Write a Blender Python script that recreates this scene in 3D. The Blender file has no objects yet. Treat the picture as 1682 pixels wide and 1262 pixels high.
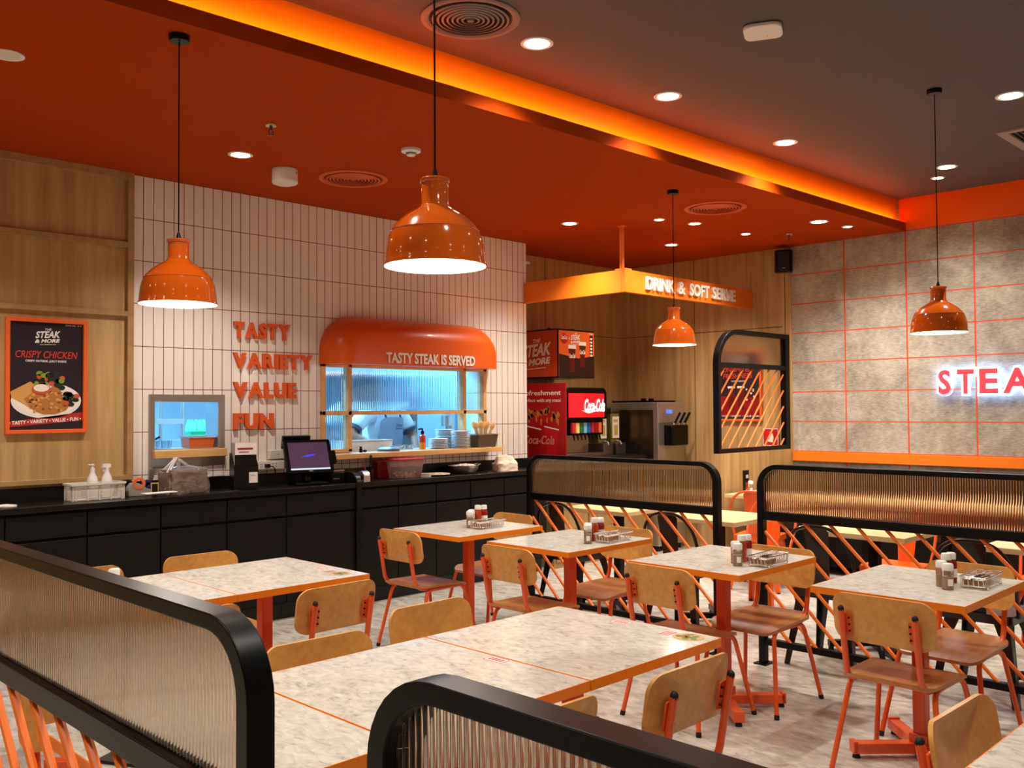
import bpy, bmesh, math, random
from math import sin, cos, pi, radians, sqrt, hypot, floor
from mathutils import Vector, Matrix
random.seed(7)
S = bpy.context.scene
COL = S.collection

# ------------------------------------------------------------------ camera, world, exposure
FPX, YAW, PITCH, ROLL, CAMZ = 1526.38, 0.783054, 0.0267696, -0.0062289, 1.52
Fv = Vector((cos(YAW)*cos(PITCH), sin(YAW)*cos(PITCH), sin(PITCH)))
R0 = Vector((sin(YAW), -cos(YAW), 0)); U0 = R0.cross(Fv)
Rv = R0*cos(ROLL)+U0*sin(ROLL); Uv = U0*cos(ROLL)-R0*sin(ROLL)
cam = bpy.data.cameras.new('camera'); camo = bpy.data.objects.new('camera', cam); COL.objects.link(camo)
cam.sensor_fit = 'HORIZONTAL'; cam.sensor_width = 36.0; cam.lens = 36.0*FPX/1682.0; cam.clip_start = 0.05
M = Matrix((Rv, Uv, -Fv)).transposed().to_4x4(); M.translation = Vector((0, 0, CAMZ)); camo.matrix_world = M
S.camera = camo
w = bpy.data.worlds.new('world'); S.world = w; w.use_nodes = True
w.node_tree.nodes['Background'].inputs[0].default_value = (1.0, 0.85, 0.7, 1)
w.node_tree.nodes['Background'].inputs[1].default_value = 0.05
S.view_settings.view_transform = 'Standard'; S.view_settings.look = 'None'
S.view_settings.exposure = 0.0; S.view_settings.gamma = 1.0; S.view_settings.use_curve_mapping = False
SPOT_W, PEND_W, KITCH_W, COVE_W = 138.0, 12.0, 150.0, 52.0
WARM = (1.0, 0.93, 0.83)

ZO, ZD = 3.14, 3.44                     # orange soffit, dark ceiling
XE, YT, YR = 8.63, 6.28, 6.76           # east wall, tile wall, recess back wall
def lipY(x): return 3.682-0.0339*(x-1.44)
def coveY(x): return 3.785-0.0445*(x-2.29)

# ------------------------------------------------------------------ materials
def lin(c):
    return tuple((v/255/12.92 if v/255 <= 0.04045 else ((v/255+0.055)/1.055)**2.4) for v in c)
MATS = {}
def mat(name, rgb=(200, 200, 200), rough=0.5, metal=0.0, coat=0.0, emit=0.0, ecol=None, trans=0.0, ior=1.45, alpha=1.0, spec=0.5):
    if name in MATS: return MATS[name]
    m = bpy.data.materials.new(name); m.use_nodes = True
    b = m.node_tree.nodes['Principled BSDF']; c = lin(rgb)+(1,)
    b.inputs['Base Color'].default_value = c; b.inputs['Roughness'].default_value = rough
    b.inputs['Metallic'].default_value = metal; b.inputs['Coat Weight'].default_value = coat
    b.inputs['Coat Roughness'].default_value = 0.04
    b.inputs['IOR'].default_value = ior; b.inputs['Transmission Weight'].default_value = trans
    b.inputs['Alpha'].default_value = alpha; b.inputs['Specular IOR Level'].default_value = spec
    if emit:
        b.inputs['Emission Color'].default_value = (lin(ecol)+(1,)) if ecol else c
        b.inputs['Emission Strength'].default_value = emit
    MATS[name] = m; m.diffuse_color = c
    return m
class NT:
    def __init__(s, m): s.t = m.node_tree; s.b = s.t.nodes['Principled BSDF']
    def n(s, k, **kw):
        x = s.t.nodes.new(k)
        for a, v in kw.items(): setattr(x, a, v)
        return x
    def l(s, a, b): s.t.links.new(a, b)
    def math(s, op, a, b=None, c=None):
        x = s.n('ShaderNodeMath', operation=op)
        for i, v in enumerate((a, b, c)):
            if v is None: continue
            if isinstance(v, (int, float)): x.inputs[i].default_value = v
            else: s.l(v, x.inputs[i])
        return x.outputs[0]
    def obj(s, scale=None):
        tc = s.n('ShaderNodeTexCoord')
        if scale is None: return tc.outputs['Object']
        mp = s.n('ShaderNodeMapping'); mp.inputs['Scale'].default_value = scale
        s.l(tc.outputs['Object'], mp.inputs['Vector']); return mp.outputs[0]
    def noise(s, vec, scale=1.0, detail=4.0, rough=0.55, dist=0.0):
        x = s.n('ShaderNodeTexNoise'); s.l(vec, x.inputs['Vector'])
        x.inputs['Scale'].default_value = scale; x.inputs['Detail'].default_value = detail
        x.inputs['Roughness'].default_value = rough; x.inputs['Distortion'].default_value = dist
        return x.outputs['Fac']
    def ramp(s, fac, stops):
        r = s.n('ShaderNodeValToRGB'); e = r.color_ramp.elements
        while len(e) < len(stops): e.new(0.5)
        for i, (p, c) in enumerate(stops): e[i].position = p; e[i].color = lin(c)+(1,)
        s.l(fac, r.inputs[0]); return r.outputs[0]
    def mix(s, fac, a, b):
        x = s.n('ShaderNodeMix', data_type='RGBA')
        s.l(fac, x.inputs[0])
        for v, i in ((a, 6), (b, 7)):
            if isinstance(v, tuple): x.inputs[i].default_value = lin(v)+(1,)
            else: s.l(v, x.inputs[i])
        return x.outputs[2]
    def line(s, c, c0, wd, t):                       # 1 inside a joint line
        f = s.math('FRACT', s.math('DIVIDE', s.math('SUBTRACT', c, c0-wd*50.5), wd))
        return s.math('LESS_THAN', s.math('ABSOLUTE', s.math('SUBTRACT', f, 0.5)), t/wd/2)
    def bump(s, h, strength=0.3, dist=0.002, inv=False):
        x = s.n('ShaderNodeBump', invert=inv); x.inputs['Strength'].default_value = strength
        x.inputs['Distance'].default_value = dist; s.l(h, x.inputs['Height']); s.l(x.outputs[0], s.b.inputs['Normal'])
def wood(name, stops, scale=(26, 26, 1.6), rough=0.45, nscale=1.0, coat=0.0):
    m = mat(name, stops[1][1], rough, coat=coat); t = NT(m)
    f = t.noise(t.obj(scale), nscale, 6, 0.62, 0.25)
    t.l(t.ramp(f, stops), t.b.inputs['Base Color']); return m
def tiles(name, c1, grout, axis, u0, uw, z0, zw, tl):
    m = mat(name, c1, 0.12, coat=0.0); t = NT(m); sp = t.n('ShaderNodeSeparateXYZ'); t.l(t.obj(), sp.inputs[0])
    a = t.line(sp.outputs[axis], u0, uw, tl); b = t.line(sp.outputs[2], z0, zw, tl)
    k = t.math('MAXIMUM', a, b)
    t.l(t.mix(k, c1, grout), t.b.inputs['Base Color'])
    t.l(t.math('MULTIPLY_ADD', k, 0.6, 0.14), t.b.inputs['Roughness'])
    t.bump(k, 0.5, 0.002, True); return m

ORANGE_PAINT = mat('orange_ceiling_paint', (168, 58, 0), 0.7, spec=.06)
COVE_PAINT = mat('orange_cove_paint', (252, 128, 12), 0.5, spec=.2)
DARK_CEIL = mat('dark_ceiling_paint', (86, 78, 78), 0.7)
M_TILE = tiles('white_vertical_tile', (242, 234, 224), (128, 58, 34), 0, 2.65, 0.0735, 3.138, 0.2935, 0.0052)
M_SUBTILE = tiles('white_square_tile', (240, 232, 224), (84, 50, 44), 0, 3.08, 0.0795, 1.045, 0.0425, 0.005)
M_WOODW = wood('oak_wall_laminate', [(0.25, (154, 116, 68)), (0.5, (184, 146, 92)), (0.75, (204, 170, 116))], (16, 16, 0.9))
M_WOODT = wood('oak_trim_laminate', [(0.25, (150, 112, 66)), (0.5, (170, 134, 84)), (0.75, (186, 150, 98))], (10, 10, 10))
M_BEECH = wood('beech_plywood', [(0.25, (202, 140, 66)), (0.5, (216, 156, 80)), (0.75, (226, 172, 98))], (3, 30, 30), 0.34)
M_SEAT = wood('walnut_plywood', [(0.25, (160, 100, 52)), (0.5, (182, 122, 68)), (0.75, (198, 140, 86))], (2.5, 26, 26), 0.3)
M_PINE = wood('pale_pine', [(0.25, (214, 176, 118)), (0.5, (226, 192, 136)), (0.75, (236, 206, 154))], (30, 3, 30), 0.4)
M_SHELF = wood('brightened_blond_wood', [(0.25, (214, 158, 92)), (0.5, (228, 176, 110)), (0.75, (238, 192, 130))], (3, 20, 20), 0.45)  # wood colour brightened to stand in for warm light under the canopy
def concrete():
    m = mat('concrete_panel', (170, 160, 146), 0.8); t = NT(m)
    v = t.obj(); a = t.noise(v, 3.2, 8, 0.7, 0.3); b = t.noise(t.obj((1, 14, 60)), 1.6, 5, 0.7)
    c = t.math('MULTIPLY_ADD', b, 0.45, t.math('MULTIPLY', a, 0.62))
    col = t.ramp(c, [(0.36, (112, 105, 96)), (0.52, (160, 150, 136)), (0.68, (196, 186, 171))])
    sp = t.n('ShaderNodeSeparateXYZ'); t.l(v, sp.inputs[0])
    k = t.math('MAXIMUM', t.line(sp.outputs[1], 4.043, 0.594, 0.014), t.line(sp.outputs[2], 3.143, 0.2945, 0.011))
    t.l(t.mix(k, col, (214, 74, 30)), t.b.inputs['Base Color']); t.bump(t.math('MULTIPLY_ADD', k, -1.0, c), 0.5, 0.004); return m
M_CONC = concrete()
def stone(name, scale, stops, rough, vs=(1, 1, 1), nz=6.0):
    m = mat(name, stops[1][1], rough); t = NT(m); v = t.obj(vs)
    d = t.n('ShaderNodeTexNoise'); t.l(v, d.inputs['Vector']); d.inputs['Scale'].default_value = nz
    av = t.n('ShaderNodeVectorMath', operation='MULTIPLY_ADD'); t.l(d.outputs['Color'], av.inputs[0]); av.inputs[1].default_value = (0.12, 0.12, 0.12); t.l(v, av.inputs[2])
    vo = t.n('ShaderNodeTexVoronoi', feature='F1'); t.l(av.outputs[0], vo.inputs['Vector']); vo.inputs['Scale'].default_value = scale
    sx = t.n('ShaderNodeSeparateColor'); t.l(vo.outputs['Color'], sx.inputs[0])
    f = t.math('MULTIPLY_ADD', t.noise(v, scale*0.5, 8, 0.7, 0.9), 0.85, t.math('MULTIPLY', sx.outputs[0], 0.14))
    t.l(t.ramp(f, stops), t.b.inputs['Base Color']); return m
M_STONE = stone('pale_terrazzo_top', 60, [(0.30, (166, 160, 148)), (0.42, (204, 198, 185)), (0.55, (220, 214, 202)), (0.75, (236, 231, 220))], 0.14, (1, .6, 1), 9.0)
M_FLOOR = stone('grey_stone_floor', 16, [(0.28, (140, 132, 121)), (0.44, (180, 173, 161)), (0.60, (203, 197, 186)), (0.78, (220, 214, 204))], 0.24, (1.7, 0.8, 1), 5.0)
M_EDGE = mat('orange_table_edge', (244, 134, 28), 0.35)
M_FRAME = mat('orange_red_metal', (232, 90, 32), 0.32, coat=0.3)
M_ROD = mat('orange_rod_paint', (244, 118, 28), 0.4)
M_BLACK = mat('black_metal', (4, 4, 4), 0.36, spec=.25)
M_BLACKM = mat('black_laminate', (16, 15, 14), 0.3, spec=.4)
M_CAB = wood('black_cabinet_laminate', [(0.3, (14, 12, 10)), (0.5, (17, 15, 13)), (0.7, (20, 18, 15))], (30, 30, 2), 0.5); M_CAB.node_tree.nodes['Principled BSDF'].inputs['Specular IOR Level'].default_value = .25
M_GAP = mat('dark_recess', (4, 4, 4), 0.8)
M_RUBBER = mat('black_rubber', (14, 13, 13), 0.6)
M_LAMP = mat('gloss_orange_enamel', (220, 96, 18), 0.12, coat=1.0)
M_LAMPIN = mat('white_enamel', (245, 238, 225), 0.5)
M_BULB = mat('bulb_glow', (255, 240, 214), 0.5, emit=14.0, ecol=(255, 238, 205))
M_DOWN = mat('downlight_glow', (255, 245, 230), 0.5, emit=28.0, ecol=(255, 240, 214))
M_WHITE = mat('white_plastic', (232, 228, 222), 0.4)
M_OFFW = mat('offwhite_plastic', (222, 214, 202), 0.42)
M_CHROME = mat('chrome', (236, 233, 228), 0.25, metal=0.9)
M_STEEL = mat('brushed_steel', (188, 180, 170), 0.34, metal=0.85)
M_DSTEEL = mat('dark_steel', (124, 115, 106), 0.3, metal=0.85)
M_SIGN = mat('orange_sign_paint', (240, 122, 20), 0.45)
M_LETTER = mat('orange_letter', (226, 92, 30), 0.5)
M_LETW = mat('white_letter', (245, 238, 228), 0.5)
M_PORC = mat('white_porcelain', (236, 230, 224), 0.2)
M_GLASS = mat('fluted_glass', (214, 204, 192), 0.0, trans=1.0, ior=1.49)
M_FROST = mat('frosted_glass', (228, 236, 240), 0.08, trans=1.0, ior=1.4)
M_CLEAR = mat('clear_plastic', (240, 240, 240), 0.06, trans=1.0, ior=1.2)
M_CYAN = mat('kitchen_wall_panel', (196, 226, 238), 0.45)
M_RED = mat('red_print', (206, 20, 22), 0.4)
M_DRED = mat('deep_red_print', (150, 14, 16), 0.4)
M_NAVY = mat('dark_plum_print', (44, 34, 42), 0.3)
M_KBLACK = mat('black_print', (16, 12, 12), 0.3)
M_PAPER = mat('white_paper', (240, 232, 224), 0.7)
M_SKIN = mat('skin', (168, 112, 82), 0.55)
M_CLOTH = mat('white_cotton', (222, 226, 228), 0.85)
M_APRON = mat('pale_apron_cotton', (150, 164, 182), 0.85)
M_HAIR = mat('black_hair', (16, 13, 12), 0.6)
M_BROWN = mat('dark_brown_leatherette', (62, 40, 30), 0.4)

# ------------------------------------------------------------------ mesh builder
class MB:
    def __init__(s): s.v = []; s.f = []; s.mi = []; s.sm = []; s.cur = 0; s.smooth = False; s.X = None
    def add(s, vs, fs, smooth=None):
        o = len(s.v)
        if s.X is not None: vs = [s.X @ Vector(p) for p in vs]
        s.v += [tuple(p) for p in vs]
        for f in fs: s.f.append(tuple(i+o for i in f)); s.mi.append(s.cur); s.sm.append(s.smooth if smooth is None else smooth)
        return s
    def m(s, i): s.cur = i; return s
    def box(s, x0, y0, z0, x1, y1, z1):
        v = [(x, y, z) for x in (x0, x1) for y in (y0, y1) for z in (z0, z1)]
        return s.add(v, [(0, 1, 3, 2), (4, 6, 7, 5), (0, 4, 5, 1), (2, 3, 7, 6), (0, 2, 6, 4), (1, 5, 7, 3)], False)
    def cbox(s, c, d): return s.box(c[0]-d[0]/2, c[1]-d[1]/2, c[2]-d[2]/2, c[0]+d[0]/2, c[1]+d[1]/2, c[2]+d[2]/2)
    def frustum(s, b, t, z0, z1, c=(0, 0)):                # rectangular, half sizes b and t
        v = [(c[0]+sx*h[0], c[1]+sy*h[1], z) for h, z in ((b, z0), (t, z1)) for sx, sy in ((-1, -1), (1, -1), (1, 1), (-1, 1))]
        return s.add(v, [(3, 2, 1, 0), (4, 5, 6, 7)]+[(i, (i+1) % 4, 4+(i+1) % 4, 4+i) for i in range(4)], False)
    def tube(s, pts, r, n=8, rb=None, cap=True):
        pts = [Vector(p) for p in pts]; rings = []; prev = None
        for i, p in enumerate(pts):
            t = ((pts[min(i+1, len(pts)-1)]-p).normalized()+(p-pts[max(i-1, 0)]).normalized())
            t = t.normalized() if t.length > 1e-6 else Vector((0, 0, 1))
            if prev is None:
                a = Vector((0, 0, 1)) if abs(t.z) < 0.9 else Vector((1, 0, 0)); u = t.cross(a).normalized()
            else: u = (prev-t*prev.dot(t)).normalized()
            prev = u; q = t.cross(u); rr = r if rb is None else r+(rb-r)*i/(len(pts)-1)
            if i in (0, len(pts)-1): k = 1
            else: k = 1
            rings.append([p+(u*cos(2*pi*j/n)+q*sin(2*pi*j/n))*rr*k for j in range(n)])
        v = [x for g in rings for x in g]; L = len(rings)
        f = [(i*n+j, i*n+(j+1) % n, (i+1)*n+(j+1) % n, (i+1)*n+j) for i in range(L-1) for j in range(n)]
        s.add(v, f, True)
        if cap: s.add(rings[0], [tuple(range(n-1, -1, -1))], False); s.add(rings[-1], [tuple(range(n))], False)
        return s
    def lathe(s, prof, n=24, c=(0, 0, 0), smooth=True, close=False):
        v = [(c[0]+r*cos(2*pi*j/n), c[1]+r*sin(2*pi*j/n), c[2]+z) for r, z in prof for j in range(n)]; L = len(prof)
        f = [(i*n+j, i*n+(j+1) % n, (i+1)*n+(j+1) % n, (i+1)*n+j) for i in range(L-1 + (1 if close else 0)) for j in range(n)]
        f = [tuple(q % (L*n) for q in g) for g in f]
        return s.add(v, f, smooth)
    def cyl(s, c, r, z0, z1, n=16, r1=None):
        r1 = r if r1 is None else r1
        s.lathe([(r, z0), (r1, z1)], n, c)
        s.add([(c[0]+r*cos(2*pi*j/n), c[1]+r*sin(2*pi*j/n), c[2]+z0) for j in range(n)], [tuple(range(n-1, -1, -1))], False)
        return s.add([(c[0]+r1*cos(2*pi*j/n), c[1]+r1*sin(2*pi*j/n), c[2]+z1) for j in range(n)], [tuple(range(n))], False)
    def ball(s, c, r, n=12, k=8):
        r = (r, r, r) if not isinstance(r, tuple) else r
        v = [(c[0]+r[0]*sin(pi*i/k)*cos(2*pi*j/n), c[1]+r[1]*sin(pi*i/k)*sin(2*pi*j/n), c[2]+r[2]*cos(pi*i/k)) for i in range(k+1) for j in range(n)]
        return s.add(v, [(i*n+j, (i+1)*n+j, (i+1)*n+(j+1) % n, i*n+(j+1) % n) for i in range(k) for j in range(n)], True)
    def prism(s, poly, fn, a, b, smooth=False):             # poly of 2-D points, fn(u,v,d) -> xyz
        n = len(poly); v = [fn(u, w_, a) for u, w_ in poly]+[fn(u, w_, b) for u, w_ in poly]
        s.add(v, [(i, (i+1) % n, n+(i+1) % n, n+i) for i in range(n)], smooth)
        s.add(v[:n], [tuple(range(n-1, -1, -1))], False); return s.add(v[n:], [tuple(range(n))], False)
    def ring(s, outer, inner, fn, a, b, smooth=False, closed=True):
        n = len(outer); v = [fn(u, w_, a) for u, w_ in outer]+[fn(u, w_, a) for u, w_ in inner]+[fn(u, w_, b) for u, w_ in outer]+[fn(u, w_, b) for u, w_ in inner]
        f = []; m_ = n if closed else n-1
        for i in range(m_):
            j = (i+1) % n
            f += [(i, n+i, n+j, j), (2*n+i, 2*n+j, 3*n+j, 3*n+i), (i, j, 2*n+j, 2*n+i), (n+i, 3*n+i, 3*n+j, n+j)]
        if not closed: f += [(0, 2*n, 3*n, n), (n-1, 2*n-1, 4*n-1, 3*n-1)]
        return s.add(v, f, smooth)
    def shell(s, poly, fn, t, rings=5):                     # curved plate: fn(u,v,d)
        n = len(poly); cx = sum(p[0] for p in poly)/n; cy = sum(p[1] for p in poly)/n
        for d, flip in ((0, False), (t, True)):
            v = [fn(cx+(p[0]-cx)*k/rings, cy+(p[1]-cy)*k/rings, d) for k in range(1, rings+1) for p in poly]+[fn(cx, cy, d)]
            f = [(k*n+i, k*n+(i+1) % n, (k+1)*n+(i+1) % n, (k+1)*n+i) for k in range(rings-1) for i in range(n)]
            f += [(rings*n, (i+1) % n, i) for i in range(n)]
            if flip: f = [tuple(reversed(g)) for g in f]
            s.add(v, f, True)
        v = [fn(p[0], p[1], 0) for p in poly]+[fn(p[0], p[1], t) for p in poly]
        return s.add(v, [(i, n+i, n+(i+1) % n, (i+1) % n) for i in range(n)], False)
    def mesh(s, name, mats):
        me = bpy.data.meshes.new(name); me.from_pydata(s.v, [], s.f)
        for m_ in (mats if isinstance(mats, (list, tuple)) else [mats]): me.materials.append(m_)
        me.polygons.foreach_set('material_index', s.mi); me.polygons.foreach_set('use_smooth', s.sm); me.update()
        b = bmesh.new(); b.from_mesh(me); bmesh.ops.remove_doubles(b, verts=b.verts, dist=1e-6)
        bmesh.ops.recalc_face_normals(b, faces=b.faces); b.to_mesh(me); b.free()
        me.set_sharp_from_angle(angle=radians(42)); return me
    def build(s, name, mats, parent=None, bev=0.0, seg=2):
        o = bpy.data.objects.new(name, s.mesh(name, mats)); COL.objects.link(o)
        if parent: o.parent = parent
        if bev:
            q = o.modifiers.new('bevel', 'BEVEL'); q.width = bev; q.segments = seg; q.limit_method = 'ANGLE'; q.angle_limit = radians(50)
        return o
def rrect(u0, v0, u1, v1, r, n=6, corners=(1, 1, 1, 1)):    # ccw from lower-left; corners: ll, lr, ur, ul
    P = []
    for (cu, cv, a), k in zip(((u0, v0, pi), (u1, v0, 1.5*pi), (u1, v1, 0), (u0, v1, pi/2)), corners):
        if not k: P.append((cu, cv)); continue
        rr = r*k; ou = cu+rr if cu == u0 else cu-rr; ov = cv+rr if cv == v0 else cv-rr
        P += [(ou+rr*cos(a+pi/2*i/n), ov+rr*sin(a+pi/2*i/n)) for i in range(n+1)]
    return P
def fillet(pts, r, n=5):
    pts = [Vector(p) for p in pts]; out = [pts[0]]
    for i in range(1, len(pts)-1):
        a, b, c = pts[i-1], pts[i], pts[i+1]; d1 = (a-b).normalized(); d2 = (c-b).normalized()
        k = min(r, (a-b).length*0.49, (c-b).length*0.49); p, q = b+d1*k, b+d2*k
        out += [p.lerp(b, t).lerp(b.lerp(q, t), t) for t in [j/n for j in range(n+1)]]
    return out+[pts[-1]]
def tag(o, label, cat, group=None, kind=None):
    o['label'] = label; o['category'] = cat
    if group: o['group'] = group
    if kind: o['kind'] = kind
    return o
def thing(name, label, cat, loc=(0, 0, 0), rz=0.0, group=None):
    o = bpy.data.objects.new(name, None); COL.objects.link(o); o.empty_display_size = 0.05
    o.location = loc; o.rotation_euler = (0, 0, rz); return tag(o, label, cat, group)
def struct(name, mb, m, parent=None, bev=0.0):
    o = mb.build(name, m, parent, bev)
    if not parent: o['kind'] = 'structure'
    return o
def dup(root, loc, rz, label, group=None):
    def cp(o, par):
        c = o.copy(); COL.objects.link(c)
        if par is not None: c.parent = par
        for ch in o.children: cp(ch, c)
        return c
    r = cp(root, None); r.location = loc; r.rotation_euler = (0, 0, rz); r['label'] = label
    if group: r['group'] = group
    return r
FX = lambda y: (lambda u, v, d: (u, y+d, v))               # plane facing -y: u=x, v=z
def FXx(x): return lambda u, v, d: (x+d, u, v)             # plane across x: u=y, v=z
FZ = lambda z: (lambda u, v, d: (u, v, z+d))

# ------------------------------------------------------------------ lettering
def text_mesh(body, offset=0.0, extrude=0.0, shear=0.0, space=1.0, res=3):
    c = bpy.data.curves.new('lettering', 'FONT'); c.body = body; c.offset = offset; c.extrude = extrude
    c.shear = shear; c.space_character = space; c.resolution_u = res
    o = bpy.data.objects.new('lettering', c); COL.objects.link(o)
    dg = bpy.context.evaluated_depsgraph_get(); me = bpy.data.meshes.new_from_object(o.evaluated_get(dg))
    bpy.data.objects.remove(o); bpy.data.curves.remove(c); return me
def text_into(mb, body, org, u, v, W, H, depth=0.002, offset=0.012, shear=0.0, space=1.0, slope=0.0):
    """letters filling a W x H box at org; u right, v up, raised along u x v"""
    me = text_mesh(body, offset, 0.5, shear, space); co = [p.co.copy() for p in me.vertices]
    x0 = min(p.x for p in co); x1 = max(p.x for p in co); y0 = min(p.y for p in co); y1 = max(p.y for p in co)
    u, v, org = Vector(u), Vector(v), Vector(org); n = u.cross(v)
    vs = []
    for p in co:
        a = (p.x-x0)/(x1-x0); b = (p.y-y0)/(y1-y0)
        vs.append(org+u*(a*W)+v*(b*H+slope*a*W)+n*(depth*(p.z+0.5)))
    mb.add(vs, [tuple(f.vertices) for f in me.polygons], False); bpy.data.meshes.remove(me); return mb
UX, UZ, UMY = (1, 0, 0), (0, 0, 1), (0, -1, 0)             # reading directions on walls facing -y and -x

# ------------------------------------------------------------------ room shell
struct('floor', MB().box(-3.0, -3.6, -0.1, 9.0, 9.6, 0.0), M_FLOOR)
b = MB()
b.add([(-3, -3.6, ZD), (9, -3.6, ZD), (9, coveY(9), ZD), (-3, coveY(-3), ZD), (-3, -3.6, ZD+.1), (9, -3.6, ZD+.1), (9, coveY(9), ZD+.1), (-3, coveY(-3), ZD+.1)],
      [(0, 1, 2, 3), (4, 7, 6, 5), (0, 4, 5, 1), (1, 5, 6, 2), (2, 6, 7, 3), (3, 7, 4, 0)])
struct('ceiling', b, DARK_CEIL)
b = MB()                                                   # dropped orange soffit
def soffit(yf, z0, z1, y2):
    v = [(-3, yf(-3), z0), (9, yf(9), z0), (9, y2, z0), (-3, y2, z0)]; v += [(x, y, z1) for x, y, z in v]
    b.add(v, [(0, 1, 2, 3), (4, 7, 6, 5), (0, 4, 5, 1), (1, 5, 6, 2), (2, 6, 7, 3), (3, 7, 4, 0)])
soffit(lipY, ZO, ZO+0.03, 9.6)
struct('ceiling', b, ORANGE_PAINT)
b = MB(); x0, x1 = -3, XE
v = [(x0, lipY(x0)-.001, ZO-.002), (x1, lipY(x1)-.001, ZO-.002), (x1, lipY(x1)-.001, ZO+.075), (x0, lipY(x0)-.001, ZO+.075)]
v += [(x, y+.014, z) for x, y, z in v]
b.add(v, [(0, 1, 2, 3), (4, 7, 6, 5), (0, 4, 5, 1), (1, 5, 6, 2), (2, 6, 7, 3), (3, 7, 4, 0)])
struct('trim_1', b, ORANGE_PAINT)
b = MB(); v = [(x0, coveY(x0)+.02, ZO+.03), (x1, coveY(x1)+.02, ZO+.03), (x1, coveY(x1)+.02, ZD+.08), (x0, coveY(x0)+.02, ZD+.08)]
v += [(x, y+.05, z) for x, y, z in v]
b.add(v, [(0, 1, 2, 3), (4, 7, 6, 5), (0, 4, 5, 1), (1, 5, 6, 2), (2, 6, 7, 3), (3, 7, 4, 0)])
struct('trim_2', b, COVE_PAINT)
struct('trim_3', MB().box(XE-.012, -3.6, ZO+.012, XE, lipY(XE)+.06, ZD), mat('orange_band_paint', (246, 100, 14), .45, spec=.2))      # orange band above the concrete
struct('trim_4', MB().box(XE-.025, -3.6, .985, XE, 4.598, 1.078), M_SIGN, bev=.002)         # orange rail
# walls
b = MB(); b.box(XE, -3.6, 0, XE+.15, 4.60, ZD+.1); struct('wall_east', b, M_CONC)
b = MB(); b.box(XE-.008, 4.60, 0, XE+.15, YR+.1, ZO+.1); struct('wall_east', b, M_WOODW)
struct('wall_recess', MB().box(6.5, YR, 0, XE+.15, YR+.1, ZO+.1), M_WOODW)
b = MB()
for q in ((6.48, YR-.003, 2.335, XE-.008, YR+.01, 2.341), (XE-.011, 4.7, 2.335, XE, YR, 2.341), (7.30, YR-.003, 0, 7.306, YR+.01, ZO), (XE-.011, 4.665, 0, XE, 4.671, ZO), (XE-.011, 5.75, 0, XE, 5.756, ZO)): b.box(*q)
struct('trim_5', b, mat('oak_shadow_joint', (84, 56, 32), 0.7))
HA = (2.80, 3.28, 1.25, 1.59); HB = (4.17, 5.93, 1.175, 1.885)
b = MB(); y0, y1 = YT, YT+.17
xs = [2.645, HA[0], HA[1], HB[0], HB[1], 6.513]
for i in range(5):
    if i == 1: b.box(xs[1], y0, 0, xs[2], y1, HA[2]); b.box(xs[1], y0, HA[3], xs[2], y1, ZO)
    elif i == 3: b.box(xs[3], y0, 0, xs[4], y1, HB[2]); b.box(xs[3], y0, HB[3], xs[4], y1, ZO)
    else: b.box(xs[i], y0, 0, xs[i+1], y1, ZO)
b.box(6.42, y1, 0, 6.513, YR+.1, ZO)
struct('wall_north', b, M_TILE)
b = MB(); b.box(3.08, YT-.004, 1.045, 3.33, YT+.001, 1.132); b.box(4.13, YT-.004, 1.045, 5.96, YT+.001, 1.142)
struct('trim_6', b, M_SUBTILE)
b = MB(); b.box(-3, YT-.005, 0, 2.645, YT+.17, ZO); struct('wall_north', b, M_WOODW)
b = MB()
for z0, z1 in ((3.09, 3.14), (2.625, 2.665), (2.16, 2.195), (1.06, 1.092)): b.box(-3, YT-.035, z0, 2.607, YT-.005, z1)
b.box(2.605, YT-.036, 1.06, 2.648, YT-.002, 3.14)
struct('trim_7', b, M_WOODT, bev=.002)
struct('wall_west', MB().box(-3.1, -3.6, 0, -3.0, 9.6, ZD+.1), mat('beige_wall_paint', (206, 190, 168), 0.7))
struct('wall_south', MB().box(-3, -3.7, 0, 9, -3.6, ZD+.1), mat('beige_wall_paint'))
# kitchen shell
b = MB(); b.box(1.9, 8.9, 0, 6.75, 9.0, ZO); struct('wall_kitchen_back', b, M_CYAN)
struct('wall_kitchen_left', MB().box(1.8, YT+.17, 0, 1.9, 9.0, ZO), M_CYAN)
struct('wall_kitchen_right', MB().box(6.65, YR+.1, 0, 6.75, 9.0, ZO), M_CYAN)

# ------------------------------------------------------------------ ceiling fittings
def light(kind, name, parent, loc, energy, color=WARM, **kw):
    l = bpy.data.lights.new(name, kind); l.energy = energy; l.color = color
    rot = kw.pop('rot', None)
    for k, v_ in kw.items(): setattr(l, k, v_)
    o = bpy.data.objects.new(name, l); COL.objects.link(o); o.location = loc
    if parent: o.parent = parent
    if rot: o.rotation_euler = rot
    return o
def downlight(x, y, z, label, r=.055, energy=1.0, group='recessed ceiling downlights', size=118):
    t = thing('recessed_downlight', label, 'ceiling light', (x, y, z), 0, group)
    MB().lathe([(r+.012, 0.0), (r+.012, -.004), (r, -.007), (r*.86, -.003), (r*.82, .0)], 28).build('trim_ring', M_WHITE, t)
    MB().cyl((0, 0, 0), r*.84, -.0045, -.001, 24).build('lens', M_DOWN if energy else M_OFFW, t)
    if energy:
        light('SPOT', 'downlight_beam', t, (0, 0, -.02), SPOT_W*energy, spot_size=radians(size), spot_blend=.75, shadow_soft_size=.05)
    return t
G = 'recessed ceiling downlights'
downlight(3.525, 3.308, ZD, 'lit round downlight in the dark ceiling right of the round air vent', .075)
downlight(4.706, 3.314, ZD, 'lit round downlight in dark ceiling, second out from the round vent along the cove', .075)
downlight(6.147, 3.306, ZD, 'lit round downlight in dark ceiling, third and last along the glowing cove', .075)
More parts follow.
